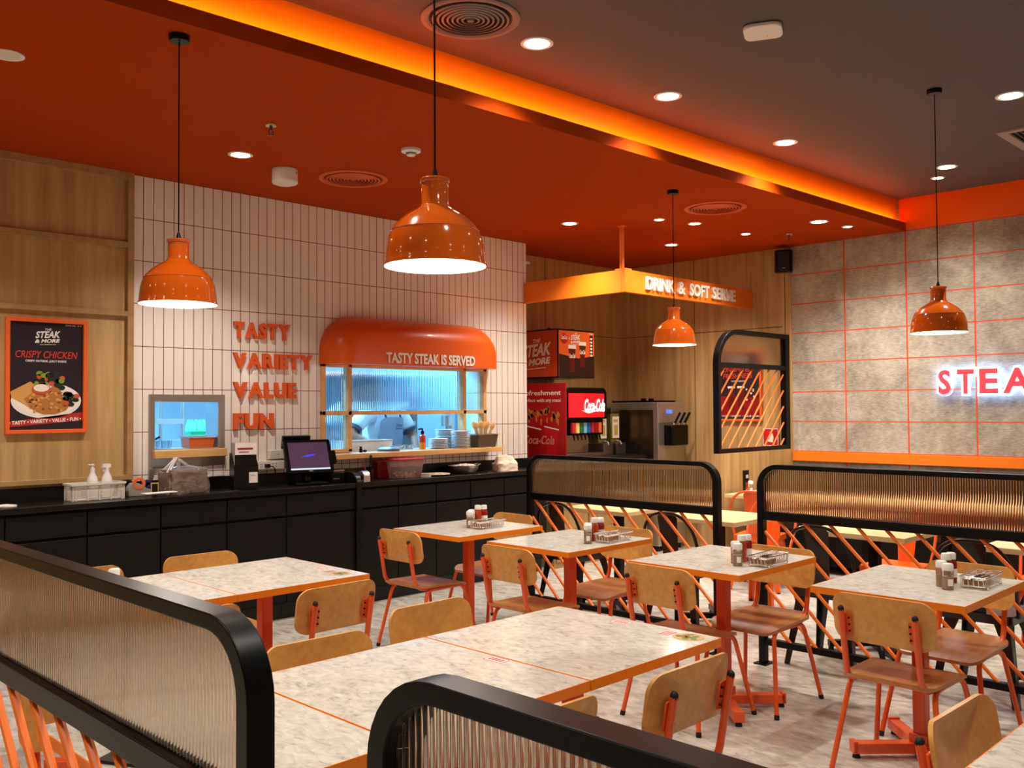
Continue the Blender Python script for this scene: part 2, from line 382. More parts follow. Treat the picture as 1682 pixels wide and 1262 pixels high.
downlight(7.714, 2.744, ZD, 'lit round downlight in dark ceiling beside the rightmost lamp cord', .07)
downlight(6.226, 1.827, ZD, 'lit round downlight in dark ceiling at right edge above the square grille', .075)
downlight(8.03, 2.93, ZD, 'small lit downlight in dark ceiling close to the concrete wall corner', .045, .4)
downlight(2.933, 5.331, ZO, 'lit downlight in orange ceiling in front of the white tile wall, left', .065)
downlight(6.096, 5.342, ZO, 'lit downlight in orange ceiling near the right end of the tile wall', .065)
downlight(7.63, 5.349, ZO, 'lit downlight in orange ceiling above the drink and soft serve sign', .06, 1.0)
downlight(6.896, 4.587, ZO, 'lit downlight in orange ceiling just right of the small hanging lamp cord', .05, .6)
downlight(7.657, 4.533, ZO, 'small lit downlight in orange ceiling between the round vent and the oak wall', .04, .6)
downlight(6.527, 4.70, ZO, 'small lit downlight in orange ceiling partly behind the far lamp cord', .04, .5)
downlight(7.622, 3.792, ZO, 'large lit downlight in orange ceiling at the end of the cove', .07)
downlight(8.017, 3.717, ZO, 'small lit downlight in orange ceiling closest to the concrete wall', .04, .5)
downlight(1.349, 4.559, ZO, 'unlit round ceiling fitting at the upper left edge of the orange ceiling', .06, 0)
for i, (x, y) in enumerate(((-.6, -1.2), (1.6, -1.2), (3.8, -1.2), (6.0, -1.2), (-.6, .9), (1.7, .9), (3.9, .9), (-.8, 2.8), (6.9, .2), (1.6, 2.9))):
    downlight(x, y, ZD, 'added recessed downlight for fill light, outside the picture in the dark ceiling', .075, .35 if y < 0 else .85, 'added fill downlights outside the picture')  # unseen lamps, added as general fill for the room
for i, (x, y) in enumerate(((1.3, 5.3), (-.8, 5.3), (-.8, 4.2), (4.5, 5.33))):
    if i < 3: downlight(x, y, ZO, 'added recessed downlight for fill light, outside the picture in the orange ceiling', .065, 1.0, 'added orange ceiling fill downlights outside the picture')  # more fill lamps added out of view
# cove strip: warm led strip hidden in the slot
t = thing('cove_light_strip', 'warm light strip hidden in the slot along the orange ceiling edge', 'light strip', (0, 0, 0))
b = MB(); v = []
for x in (-2.5, 8.55):
    ym = lipY(x)+.0155; v += [(x, ym-.002, ZO+.043), (x, ym+.002, ZO+.043), (x, ym+.002, ZO+.057), (x, ym-.002, ZO+.057)]
b.add(v, [(0, 1, 2, 3), (7, 6, 5, 4), (0, 4, 5, 1), (1, 5, 6, 2), (2, 6, 7, 3), (3, 7, 4, 0)])
b.build('led_strip', mat('led_strip_glow', (255, 190, 90), 0.5, emit=3.0, ecol=(255, 172, 60)), t)
for k in range(4):
    xm = -2.5+11.05*(k+.5)/4; light('AREA', 'led_strip_light', t, (xm, lipY(xm)+.019, ZO+.050), COVE_W/4, (1.0, .60, .18), shape='RECTANGLE', size=11.05/4, size_y=.012, spread=radians(150), rot=(radians(90), 0, radians(-1.94)))

def round_vent(x, y, z, r, m, mi, label):
    t = thing('round_air_vent', label, 'air vent', (x, y, z), 0, 'round ceiling air vents')
    MB().lathe([(r, 0), (r, -.006), (r*.97, -.011), (r*.88, -.012), (r*.84, -.004), (r*.84, .0)], 40).build('outer_ring', m, t)
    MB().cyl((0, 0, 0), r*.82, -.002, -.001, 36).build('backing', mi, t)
    for k in range(7):
        a = r*(.755-.098*k)
        MB().lathe([(a+.006, -.012), (a-.005, -.016), (a-.006, -.012), (a+.005, -.008)], 40, close=True).build('louvre_ring', m, t)
    MB().lathe([(.0, -.018), (r*.07, -.016), (r*.08, -.008), (0, -.006)], 20).build('centre_cap', m, t)
M_VENT = mat('orange_vent_paint', (205, 84, 24), 0.5); M_VENTD = mat('dark_vent_paint', (120, 104, 98), 0.5)
round_vent(3.064, 3.321, ZD, .245, M_VENTD, M_GAP, 'dark round slotted air vent at top of the picture in the dark ceiling')
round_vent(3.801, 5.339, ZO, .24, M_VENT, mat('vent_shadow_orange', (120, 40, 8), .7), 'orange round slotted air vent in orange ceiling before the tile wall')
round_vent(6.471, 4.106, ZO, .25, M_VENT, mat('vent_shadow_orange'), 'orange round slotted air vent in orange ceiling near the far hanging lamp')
t = thing('square_air_grille', 'square grey air grille in the dark ceiling at right edge', 'air vent', (7.28, 1.85, ZD))
MB().ring(rrect(-.30, -.30, .30, .30, .01, 2), rrect(-.235, -.235, .235, .235, .006, 2), FZ(0), -.014, 0).build('grille_frame', mat('grey_grille', (150, 140, 134), .5), t)
MB().box(-.24, -.24, -.002, .24, .24, -.001).build('backing', M_GAP, t)
b = MB()
for k in range(15): b.box(-.235, -.225+.032*k, -.012, .235, -.215+.032*k, -.003)
b.build('louvre_slats', mat('dark_grille_slats', (70, 62, 58), .5), t)
t = thing('wireless_access_point', 'white rounded square wireless access point on the dark ceiling', 'access point', (4.209, 2.379, ZD), .45)
MB().prism(rrect(-.095, -.095, .095, .095, .05, 8), FZ(0), -.022, -.004).build('shell', M_WHITE, t, .004, 3); MB().shell(rrect(-.092, -.092, .092, .092, .048, 8), lambda u, v, d: (u, v, -.0215-.007*sqrt(max(0, 1-max(abs(u), abs(v))/.092))-d), .001, 6).build('cover', M_WHITE, t)
MB().prism(rrect(-.06, -.06, .06, .06, .02), FZ(0), -.005, 0).build('mounting_plate', M_OFFW, t)
MB().cyl((.03, -.02, 0), .004, -.029, -.026, 8).build('indicator', M_CHROME, t)
def sprinkler(x, y, label):
    t = thing('fire_sprinkler', label, 'sprinkler', (x, y, ZO), 0, 'ceiling fire sprinklers')
    MB().lathe([(.032, 0), (.030, -.006), (.014, -.009), (.012, 0)], 18).build('escutcheon', M_CHROME, t)
    b = MB().cyl((0, 0, 0), .008, -.028, -.004, 10)
    b.tube([(-.012, 0, -.028), (-.014, 0, -.045), (0, 0, -.056)], .0025, 6).tube([(.012, 0, -.028), (.014, 0, -.045), (0, 0, -.056)], .0025, 6)
    b.cyl((0, 0, 0), .014, -.030, -.026, 10); b.build('nozzle', M_DSTEEL, t)
    MB().cyl((0, 0, 0), .018, -.059, -.056, 14).build('deflector', M_DSTEEL, t)
sprinkler(2.754, 4.661, 'small metal fire sprinkler on orange ceiling left of the large lamp')
sprinkler(7.982, 4.269, 'small metal fire sprinkler on orange ceiling above the black speaker')
t = thing('smoke_detector', 'white cone shaped smoke detector on orange ceiling by the lamp cord', 'smoke detector', (3.631, 4.488, ZO))
MB().lathe([(.0, -.042), (.025, -.042), (.034, -.024), (.06, -.018), (.062, -.002), (.0, 0)], 24).build('housing', M_WHITE, t)
MB().lathe([(.034, -.026), (.028, -.036), (.026, -.036), (.032, -.025)], 20).build('sensing_slot', mat('grey_slot', (120, 110, 104), .6), t)
t = thing('emergency_light', 'white drum shaped ceiling fitting before the tile wall top', 'ceiling fitting', (3.331, 5.46, ZO))
MB().cyl((0, 0, 0), .085, -.085, 0, 28).build('drum', M_WHITE, t, .004)
MB().lathe([(.0, -.108), (.05, -.106), (.08, -.096), (.087, -.085), (.0, -.084)], 28).build('dome_cover', M_OFFW, t)
MB().cyl((.04, -.078, -.03), .007, -.007, .007, 10).build('test_button', M_CHROME, t)

# ------------------------------------------------------------------ pendant lamps
def pendant(x, y, zr, zc, label):
    R = .1625
    t = thing('pendant_lamp', label, 'hanging lamp', (x, y, zr), 0, 'orange dome pendant lamps')
    pr = [(1.0, 0), (1.0, .03), (.975, .09), (.97, .2), (.94, .43), (.90, .58), (.865, .665), (.875, .675), (.84, .72), (.75, .83), (.62, .95), (.47, 1.05), (.33, 1.13), (.29, 1.18)]
    inn = [(r_-.02, z_-.012) for r_, z_ in reversed(pr)]; inn[-1] = (.985, 0)
    MB().lathe([(r_*R, z_*R) for r_, z_ in pr], 48).build('lamp_shade', M_LAMP, t)
    MB().lathe([(r_*R, z_*R) for r_, z_ in inn], 40).build('shade_lining', M_LAMPIN, t)
    MB().lathe([(R*q, z_*R) for q, z_ in ((.285, 1.17), (.285, 1.20), (.268, 1.22), (.268, 1.62), (.29, 1.64), (.295, 1.69), (.275, 1.715), (.0, 1.715))], 32).build('neck', M_LAMP, t)
    MB().lathe([(.014, 1.71*R), (.012, 1.74*R), (.005, 1.90*R), (.0, 1.90*R)], 12).build('cord_grip', M_BLACK, t)
    MB().tube([(0, 0, 1.88*R), (0, 0, zc-zr-.03)], .0032, 8).build('cord', M_BLACK, t)
    MB().lathe([(.0, -.028), (.04, -.028), (.043, -.024), (.043, 0), (0, 0)], 24, (0, 0, zc-zr)).build('ceiling_canopy', M_BLACK, t)
    MB().cyl((0, 0, 0), .022, .55*R, 1.1*R, 16).build('bulb_socket', M_WHITE, t)
    MB().ball((0, 0, .42*R), .038, 16, 10).build('bulb', M_BULB, t)
    light('POINT', 'pendant_light', t, (0, 0, .08*R), PEND_W, shadow_soft_size=.05)
pendant(1.806, 3.810, 1.976, ZO, 'orange dome pendant lamp hanging at left before the white tile wall')
pendant(1.900, 2.229, 1.970, ZD, 'largest looking orange dome pendant lamp in the centre, cord leaving the top')
pendant(5.733, 4.003, 1.986, ZO, 'smallest looking orange dome pendant lamp in front of the drink sign')
pendant(5.776, 2.118, 1.962, ZD, 'orange dome pendant lamp before the grey concrete panel wall')

# ------------------------------------------------------------------ counter run
ZW = .955
cu = [(1.30, 1.766), (1.766, 2.234), (2.234, 2.702), (2.702, 3.171), (3.171, 3.641), (3.641, 4.245)]
cl2 = [(4.295, 4.664), (4.664, 5.063), (5.063, 5.453), (5.453, 5.860), (5.860, 6.42)]
lab = ['leftmost black base cabinet at picture edge under the paper napkins', 'black base cabinet under the white basket, left end of counter', 'black base cabinet under the tape dispenser',
       'black base cabinet under the bagged brown box', 'black base cabinet under the black menu holder', 'black base cabinet below the till screen',
       'black base cabinet right of the upright divider, under the utensils', 'black base cabinet under the red lidded container', 'black base cabinet under the steel pan, second group middle',
       'black base cabinet between the steel pan and the white paper bag', 'black base cabinet at right end under the white paper bag']
for (a, c_), l_ in zip(cu+cl2, lab):
    t = thing('base_cabinet', l_, 'cabinet', ((a+c_)/2, 6.1, 0), 0, 'black base cabinets along the counter')
    hw = (c_-a)/2-.001
    MB().box(-hw, -.135, .12, hw, .17, .918).build('body', M_GAP, t)
    MB().box(-hw, -.09, 0, hw, -.07, .12).build('toe_kick', M_BLACKM, t)
    MB().box(-hw+.003, -.16, .757, hw-.003, -.136, .898).build('drawer', M_CAB, t, .002)
    MB().box(-hw+.003, -.16, .135, hw-.003, -.136, .738).build('door', M_CAB, t, .002)
tag(MB().box(1.25, 5.925, .918, 4.245, 6.26, ZW).build('worktop', M_BLACKM, bev=.004), 'long black worktop carrying the till, left of the divider', 'worktop', 'black counter worktops')
tag(MB().box(4.297, 5.925, .918, 6.45, 6.26, ZW).build('worktop', M_BLACKM, bev=.004), 'black worktop with pan and paper bag, right of the divider', 'worktop', 'black counter worktops')
struct('trim_8', MB().box(1.25, 6.262, ZW-.02, 6.51, YT, 1.045), M_BLACKM)
b = MB().prism(rrect(5.92, 0, 6.258, 1.035, .09, 6, (0, 0, 0, 1)), FXx(4.247), 0, .048)
tag(b.build('counter_divider', M_BLACKM, bev=.003), 'upright black divider panel with rounded corner splitting the counter', 'divider')

# ------------------------------------------------------------------ openings in the tile wall
t = MB(); t.ring([(2.765, 1.13), (3.327, 1.13), (3.327, 1.636), (2.765, 1.636)], [(HA[0], HA[2]), (HA[1], HA[2]), (HA[1], HA[3]), (HA[0], HA[3])], FX(YT), -.014, .0)
t.ring([(HA[0], HA[2]), (HA[1], HA[2]), (HA[1], HA[3]), (HA[0], HA[3])], [(HA[0]+.006, HA[2]+.006), (HA[1]-.006, HA[2]+.006), (HA[1]-.006, HA[3]-.006), (HA[0]+.006, HA[3]-.006)], FX(YT), -.014, .18)
t.box(2.765, YT-.016, 1.06, 2.80, YT, 1.13)
wn = struct('window_1', t, M_STEEL, bev=.002)
struct('window_sill', MB().box(2.79, YT-.05, 1.192, 3.327, YT+.30, 1.248), M_SHELF, wn, .003)
b = MB()                                                   # pass window frame
def bar(x0, x1, z0, z1, y0=YT-.03, y1=YT+.05): b.box(x0, y0, z0, x1, y1, z1)
bar(4.15, 4.185, 1.18, 1.89); bar(5.905, 5.945, 1.18, 1.89); bar(4.15, 5.945, 1.865, 1.90)
bar(4.40, 4.437, 1.18, 1.89); bar(5.655, 5.69, 1.18, 1.89); bar(4.15, 5.945, 1.478, 1.512); bar(4.15, 4.437, 1.178, 1.205)
wn = struct('window_2', b, M_SHELF, bev=.003)
def flute(mb, u0, u1, v0, v1, fn, pitch, amp, th):
    n = max(2, int((u1-u0)/pitch)); k = 6; us = [u0+(u1-u0)*i/(n*k) for i in range(n*k+1)]
    vs = []
    for i, u in enumerate(us):
        d = amp*abs(sin(pi*i/k)) if amp else 0
        vs += [fn(u, v0, -d), fn(u, v1, -d), fn(u, v0, th), fn(u, v1, th)]
    f = []
    for i in range(len(us)-1):
        a, c_ = 4*i, 4*(i+1); f += [(a, c_, c_+1, a+1), (a+2, a+3, c_+3, c_+2), (a, a+2, c_+2, c_), (a+1, c_+1, c_+3, a+3)]
    e = 4*(len(us)-1); f += [(0, 1, 3, 2), (e, e+2, e+3, e+1)]
    mb.add(vs, f, True)
for x0_, x1_, z0_, z1_ in ((4.187, 4.398, 1.514, 1.863), (4.439, 5.653, 1.514, 1.863), (5.692, 5.903, 1.514, 1.863), (4.187, 4.398, 1.207, 1.476)):
    b = MB(); flute(b, x0_, x1_, z0_, z1_, FX(YT+.01), .018, .003, .005); b.build('window_pane', M_FROST, wn)
struct('window_sill', MB().box(4.17, YT-.19, 1.132, 6.0, YT+.28, 1.172), M_SHELF, wn, .003)
# canopy over the pass
t = thing('serving_canopy', 'rounded orange canopy over the kitchen pass window', 'canopy', (5.07, YT, 1.885))
b = MB(); a_, H_, D_ = .93, .395, .24; N = 14; rings = []
for i in range(N+1):
    ph = pi/2*i/N; ins = .20*(1-cos(ph)); dep = D_*sin(ph)
    P = rrect(-a_+ins, 0, a_-ins, H_-ins, max(.30-ins, .02), 10, (0, 0, 1, 1)); rings.append([(u, -dep-.0, v) for u, v in P])
n = len(rings[0]); v = [p for g in rings for p in g]
b.add(v, [(i*n+j, i*n+(j+1) % n, (i+1)*n+(j+1) % n, (i+1)*n+j) for i in range(N) for j in range(n) if j != 0], True)
b.add(rings[-1], [tuple(range(n))], True)
b.add([(-a_, 0, 0)]+[r_[0] for r_ in rings]+[r_[1] for r_ in reversed(rings)]+[(a_, 0, 0)], [tuple(range(2*len(rings)+2))], False)
b.build('hood_shell', mat('satin_orange_paint', (232, 98, 20), .33, coat=.15), t)
b = MB(); text_into(b, 'TASTY STEAK IS SERVED', (-.45, -D_-.004, .015), UX, UZ, .98, .088, .004, .03); b.build('lettering', M_LETW, t)
# words on the tiles
for wd, x0_, x1_, z0_, z1_ in (('TASTY', 3.395, 3.865, 2.056, 2.177), ('VARIETY', 3.39, 4.068, 1.833, 1.948), ('VALUE', 3.392, 3.918, 1.612, 1.731), ('FUN', 3.393, 3.722, 1.38, 1.50)):
    t = thing('wall_word', 'raised orange letters reading %s on the white tiles' % wd, 'lettering', (x0_, YT-.03, z0_), 0, 'orange words on the tile wall')
    me_w = []; 
    for ch in wd:
        m_ = text_mesh(ch, .045, 0); xs_ = [p.co.x for p in m_.vertices]; me_w.append(max(xs_)-min(xs_)); bpy.data.meshes.remove(m_)
    gap = .012; k = ((x1_-x0_)-gap*(len(wd)-1))/sum(me_w); u_ = 0
    for ch, wch in zip(wd, me_w):
        b = MB(); text_into(b, ch, (u_, .026, 0), UX, UZ, wch*k, z1_-z0_, .026, .045); b.build('letter', M_LETTER, t); u_ += wch*k+gap

# ------------------------------------------------------------------ L shaped hanging sign
t = thing('hanging_sign', 'orange L shaped hanging beam sign over the drink station', 'sign', (6.52, 5.04, 2.545))
z1_ = .20
MB().box(-.04, .04, 0, 0, 1.24, z1_).build('side_beam', M_SIGN, t, .002)
MB().box(-.04, -.0, 0, 2.10, .04, z1_).build('front_beam', M_SIGN, t, .002)
MB().box(-.012, .05, z1_+.0, .018, .08, ZO-2.545-.006).build('hanger_rod', M_SIGN, t)
MB().box(-.04, .0, z1_, .06, .11, z1_+.012).build('hanger_plate', M_SIGN, t)
MB().box(-.03, .03, ZO-2.545-.006, .036, .10, ZO-2.545).build('ceiling_plate', M_SIGN, t)
b = MB(); U_ = [('DRINK', .255, .43), ('&', .745, .115), ('SOFT', .935, .335), ('SERVE', 1.325, .42)]
for s_, u0_, w_ in U_: b = MB(); text_into(b, s_, (u0_, -.001, .045), UX, UZ, w_, .118, .022, .022); b.build('lettering', M_LETW, t)

# ------------------------------------------------------------------ speaker and neon sign
t = thing('wall_speaker', 'black loudspeaker high on the oak wall beside the concrete', 'speaker', (8.50, 4.61, 2.98), .5)
MB().prism([(-.085, -.05), (-.088, .0), (-.08, .04), (-.05, .062), (.05, .062), (.08, .04), (.088, 0), (.085, -.05)], lambda u, v, d: (-v, u, d), -.11, .11).build('cabinet', M_BLACK, t, .012, 3)
MB().box(-.069, -.055, -.095, -.060, .055, .095).build('grille', M_RUBBER, t, .004)
MB().box(-.072, -.012, -.078, -.068, .012, -.072).build('badge', M_CHROME, t)
MB().box(.04, -.03, -.03, .14, .03, .03).build('bracket', M_BLACK, t)
t = thing('neon_sign', 'glowing red neon lettering STEAK on the concrete wall', 'sign', (XE-.030, 3.175, 1.61))
M_NRED = mat('neon_red', (255, 60, 60), .4, emit=1.1, ecol=(235, 52, 66)); M_NHALO = mat('neon_white_tube', (225, 238, 255), .4, emit=9.0, ecol=(150, 195, 255))
us = [(0, .235), (.215, .215), (.365, .20)]
for ch, y_, w_ in (('S', 0, .14), ('T', .16, .175), ('E', .345, .185), ('A', .535, .26), ('K', .80, .20)):
    b = MB(); text_into(b, ch, (0, -y_, 0), UMY, UZ, w_, .25, .02, .10); b.build('halo_tube', M_NHALO, t)
    b = MB(); text_into(b, ch, (-.021, -y_-.016, .016), UMY, UZ, w_-.032, .218, .008, .035); b.build('letter', M_NRED, t)
for y_ in (.1, .9): MB().box(0, -y_-.01, .10, .026, -y_+.01, .12).build('standoff', M_OFFW, t)

# ------------------------------------------------------------------ partition screens
def rods(t, y0, y1, z0, z1, x, sp, m, first, slope=1.0, fn=None, r=.0105):
    """slanting rods clipped to the rectangle, running down towards -u"""
    k = 0; c = first
    while c-(z1-z0)/slope < y1+0.0 and k < 60:
        ua, za = c, z1; ub, zb = c-(z1-z0)/slope, z0      # top, bottom
        if ua > y1: za = z1-(ua-y1)*slope; ua = y1
        if ub < y0: zb = z0+(y0-ub)*slope; ub = y0
        if za-zb > .03 and ua > y0:
            q = MB().tube([fn(ua, za), fn(ub, zb)], r, 8); q.build('slanted_rod', m, t)
        c += sp; k += 1
def screen(xf, ya, yb, label, pitch=.0125, corner_lo=True, corner_hi=True, first=.11):
    """partition along y from ya (low) to yb (high); front face at xf, thickness .05"""
    th = .05; t = thing('partition_screen', label, 'partition screen', (xf+th/2, (ya+yb)/2, 0), 0, 'black framed fluted glass partition screens')
    h = (yb-ya)/2; Z1, W = 1.182, .038
    fn = lambda u, v, d: (d, u, v)
    out = rrect(-h, 0, h, Z1, .13, 8, (0, 0, 1, 1)); inn = rrect(-h+W, 0, h-W, Z1-.028, .13-W*.8, 8, (0, 0, 1, 1))
    out = out[1:]+out[:1]; inn = inn[1:]+inn[:1]             # start lower right, go over the top to lower left
    MB().ring(out, inn, fn, -th/2, th/2, False, False).build('frame', M_BLACK, t, .003)
    MB().box(-th/2+.002, -h+W, .852, th/2-.002, h-W, .902).build('middle_rail', M_BLACK, t, .003)
    MB().box(-th/2+.006, -h+W, .115, th/2-.006, h-W, .152).build('bottom_rail', M_BLACK, t, .002)
    for s_ in (-1, 1): MB().box(-.05, s_*h-.06 if s_ > 0 else -h-.02, 0, .05, h+.02 if s_ > 0 else -h+.06, .008).build('foot_plate', M_BLACK, t)
    # fluted pane with rounded upper corners
    b = MB(); n = int((2*h-2*W)/pitch); kk = 8; us = [-h+W+(2*h-2*W)*i/(n*kk) for i in range(n*kk+1)]; rr = .13-W*.8; vs = []
    for i, u in enumerate(us):
        top = Z1-.028; e = max(0, abs(u)-(h-W-rr)); top -= rr-sqrt(max(0, rr*rr-e*e)); q_ = (i % kk)*2/kk-1; d = .0052*(sqrt(max(0, 1.08-q_*q_))-.28)
        vs += [(-.002-d, u, .902), (-.002-d, u, top), (.003, u, .902), (.003, u, top)]
    f = []
    for i in range(len(us)-1):
        a, c_ = 4*i, 4*(i+1); f += [(a, c_, c_+1, a+1), (a+2, a+3, c_+3, c_+2), (a, a+2, c_+2, c_), (a+1, c_+1, c_+3, a+3)]
    b.add(vs, f, True); b.build('fluted_pane', M_GLASS, t)
    rods(t, -h+W, h-W, .14, .86, 0, .16, M_ROD, -h+first, 1.0, lambda u, v: (0, u, v))
    return t
screen(.745, 1.33, 3.65, 'long fluted glass partition screen with black frame at lower left corner', first=.10)
screen(.745, -1.30, 1.02, 'fluted glass partition screen with black frame in foreground bottom centre', first=.05)
screen(4.965, 3.16, 4.80, 'fluted glass partition screen behind the two tables nearest the counter', first=.14)
screen(4.965, .57, 2.89, 'fluted glass partition screen at right in front of the concrete wall', first=.12)

# half wall with framed see-through screen
tag(MB().box(7.29, 4.605, 0, 8.62, 4.70, 1.10).build('half_wall', M_WOODW), 'low oak half wall standing out from the wall beside the concrete', 'half wall')
t = thing('screen_frame', 'tall black framed screen with slanting rods on the oak half wall', 'partition screen', (7.96, 4.652, 1.10))
fn = lambda u, v, d: (u, d, v)
MB().ring(rrect(-.66, 0, .655, 1.15, .34, 10, (0, 0, 0, 1)), rrect(-.615, .04, .575, 1.105, .30, 10, (0, 0, 0, 1)), fn, -.03, .03).build('frame', M_BLACK, t, .003)
MB().box(-.615, -.026, .79, .575, .026, .835).build('middle_rail', M_BLACK, t)
MB().prism(rrect(-.613, .836, .573, 1.104, .262, 10, (0, 0, 0, 1)), fn, -.003, .003).build('frosted_pane', mat('frosted_screen_glass', (224, 214, 196), .32, trans=1.0, ior=1.15), t)
for k in range(12):
    c = -.50+.16*k                                           # rods rise to the right
    u0_, z0_, u1_, z1_ = c-.75, .04, c+.0, .79
    sl = 1.0
    if u0_ < -.615: z0_ += (-.615-u0_)*sl; u0_ = -.615
    if u1_ > .575: z1_ -= (u1_-.575)*sl; u1_ = .575
    if z1_-z0_ > .04: MB().tube([(u0_, 0, z0_), (u1_, 0, z1_)], .0085, 8).build('slanted_rod', M_ROD, t)

# ------------------------------------------------------------------ dining chairs (facing +x, origin on the floor below the seat)
def make_chair(label, group):
    t = thing('dining_chair', label, 'chair', (0, 0, 0), 0, group)
    P = rrect(-.205, -.195, .215, .195, .065, 6)
    def seat(u, v, d):
        k = max(0, (u-.10)/.115); z = .424-.030*k*k+.010*max(0, (-u-.10)/.1)**2-.006*(1-(v/.2)**2)*(1-min(1, abs(u)/.2)**2)
        return (u-(.012*(v/.195)**2 if u < -.1 else 0), v*(1.0 if u > 0 else 1-.25*(-u/.205)**2*.4), z-d)
    MB().shell(P, seat, .014, 6).build('seat', M_SEAT, t)
    Q = rrect(-.205, .565, .205, .762, .055, 6)
    lean = lambda z: -.185-(z-.43)*.16
    MB().shell(Q, lambda u, v, d: (lean(v)+.032*(u/.205)**2-.008+d, u, v), .012, 6).build('backrest', M_BEECH, t)
    for s_ in (-1, 1):
        y = .148*s_
        up = fillet([(lean(.70)-.024, y, .70), (lean(.45)-.018, y, .45), (-.165, y*1.04, .405), (.02, y*1.06, .400)], .06, 6)
        o = MB().tube(up, .0125, 10).build('upright', M_FRAME, t)
        MB().ball((lean(.70)-.0245, y, .701), (.0128, .0128, .016), 10, 6).build('end_cap', M_RUBBER, o)
        bq = MB().prism(rrect(y-.022-.011*s_, .595, y+.022-.011*s_, .682, .006, 2), lambda u, v, d: (lean(v)-.012+d+.008*(u/.205)**2, u, v), -.003, .004).build('bracket', M_FRAME, o)
        for z_ in (.612, .639, .666):
            MB().tube([(lean(z_)-.019, y-.026*s_, z_), (lean(z_)-.010, y-.026*s_, z_)], .0042, 8).build('screw', M_RUBBER, o) if z_ else None
        for fr in (1, -1):
            pts = [(0, .165*s_, .397), (.175*fr, .172*s_, .399), ((.262 if fr > 0 else -.205), .232*s_, .0)] if fr > 0 else [(0, .165*s_, .397), (-.125, .168*s_, .396), (-.205, .226*s_, .0)]
            q = MB().tube(fillet(pts, .05, 5), .0112, 10).build('leg', M_FRAME, t)
            a_, b_ = Vector(pts[1]), Vector(pts[2]); MB().tube([b_, b_+(a_-b_).normalized()*.022], .0128, 10).build('foot_cap', M_RUBBER, q)
    b = MB().tube([(.10, -.165, .394), (.10, .165, .394)], .009, 8).tube([(-.10, -.165, .394), (-.10, .165, .394)], .009, 8)
    b.build('cross_rail', M_FRAME, t)
    return t
GC = 'plywood dining chairs with orange metal legs'
CH = [((3.857, 4.64), 0, 'plywood chair left of the small table farthest back, beside the black counter'),
      ((3.827, 3.65), 0, 'plywood chair at left side of the second small table from the counter'),
      ((3.875, 2.67), 0, 'plywood chair at left side of the third small table from the counter'),
      ((3.882, 1.59), 0, 'plywood chair seen from behind, left of the fourth small table, nearest right edge'),
      ((4.567, 4.756), pi, 'plywood chair right of the small table farthest back, against the partition'),
      ((4.495, 3.66), pi, 'plywood chair at right side of the second small table from the counter'),
      ((4.395, 2.54), pi, 'plywood chair right of the third small table, its seat turned to the camera'),
      ((4.527, 1.62), pi, 'plywood chair right of the fourth small table, backrest behind the cutlery rack'),
      ((2.36, 2.60), -pi/2, 'plywood chair tucked behind the large front table, right of its twin'),
      ((1.735, 2.435), -pi/2, 'plywood chair behind the large front table, directly beside the left partition end'),
      ((2.355, 1.806), pi/2, 'plywood chair on the near side of the large front table, rear brackets showing'),
      ((1.745, 1.83), pi/2, 'plywood chair near side of large front table, only its top above foreground partition'),
      ((2.33, 4.448), -pi/2, 'plywood chair behind the left double table, before the black cabinets'),
      ((1.71, 4.43), -pi/2, 'plywood chair behind the left double table, half hidden by left partition top'),
      ((2.345, 3.623), pi/2, 'plywood chair on the near side of the left double table, rear brackets showing'),
      ((1.67, 3.60), pi/2, 'plywood chair near side of left double table, only a backrest corner past the partition'),
      ((2.455, .655), -pi/2, 'plywood chair at lower right corner behind the cropped corner table'),
      ((1.08, 2.62), -pi/2, 'plywood chair seen under the left partition through its orange rods')]
c0 = None
for (x, y), rz, lb in CH:
    if c0 is None: c0 = make_chair(lb, GC); c0.location = (x, y, 0); c0.rotation_euler = (0, 0, rz)
    else: dup(c0, (x, y, 0), rz+random.uniform(-.03, .03), lb)

# ------------------------------------------------------------------ dining tables
M_STK = mat('red_sticker_ink', (206, 60, 66), .4)
def make_table(hx, hy, label, group):
    t = thing('dining_table', label, 'table', (0, 0, 0), 0, group)
    MB().box(-hx+.003, -hy+.003, .738, hx-.003, hy-.003, .750).build('tabletop', M_STONE, t, .001)
    MB().ring([(-hx, -hy), (hx, -hy), (hx, hy), (-hx, hy)], [(-hx+.003, -hy+.003), (hx-.003, -hy+.003), (hx-.003, hy-.003), (-hx+.003, hy-.003)], FZ(0), .720, .7495).build('edge_band', M_EDGE, t)
    MB().box(-hx+.003, -hy+.003, .722, hx-.003, hy-.003, .738).build('underside_board', M_EDGE, t)
    MB().box(-.0275, -.0275, .05, .0275, .0275, .716).build('post', M_FRAME, t, .004)
    MB().box(-.15, -.15, .714, .15, .15, .722).build('mounting_plate', M_FRAME, t)
    b = MB()
    for a in (pi/4, 3*pi/4):
        b.X = Matrix.Rotation(a, 4, 'Z'); b.box(-.30, -.026, .022, .30, .026, .066); b.box(-.306, -.026, .022, -.286, .026, .074); b.box(.286, -.026, .022, .306, .026, .074)
    b.X = None; b.box(-.04, -.04, .02, .04, .04, .105); b.build('cross_base', M_FRAME, t, .002)
    for a in range(4): MB().cyl((.285*cos(pi/4+a*pi/2), .285*sin(pi/4+a*pi/2), 0), .018, 0, .024, 14, .012).build('foot_pad', M_RUBBER, t)
    return t
GT = 'stone topped dining tables with orange edges'
t0 = make_table(.37, .318, 'small stone topped orange edged table farthest back beside the black counter', GT); t0.location = (4.115, 4.505, 0)
TB = [t0]
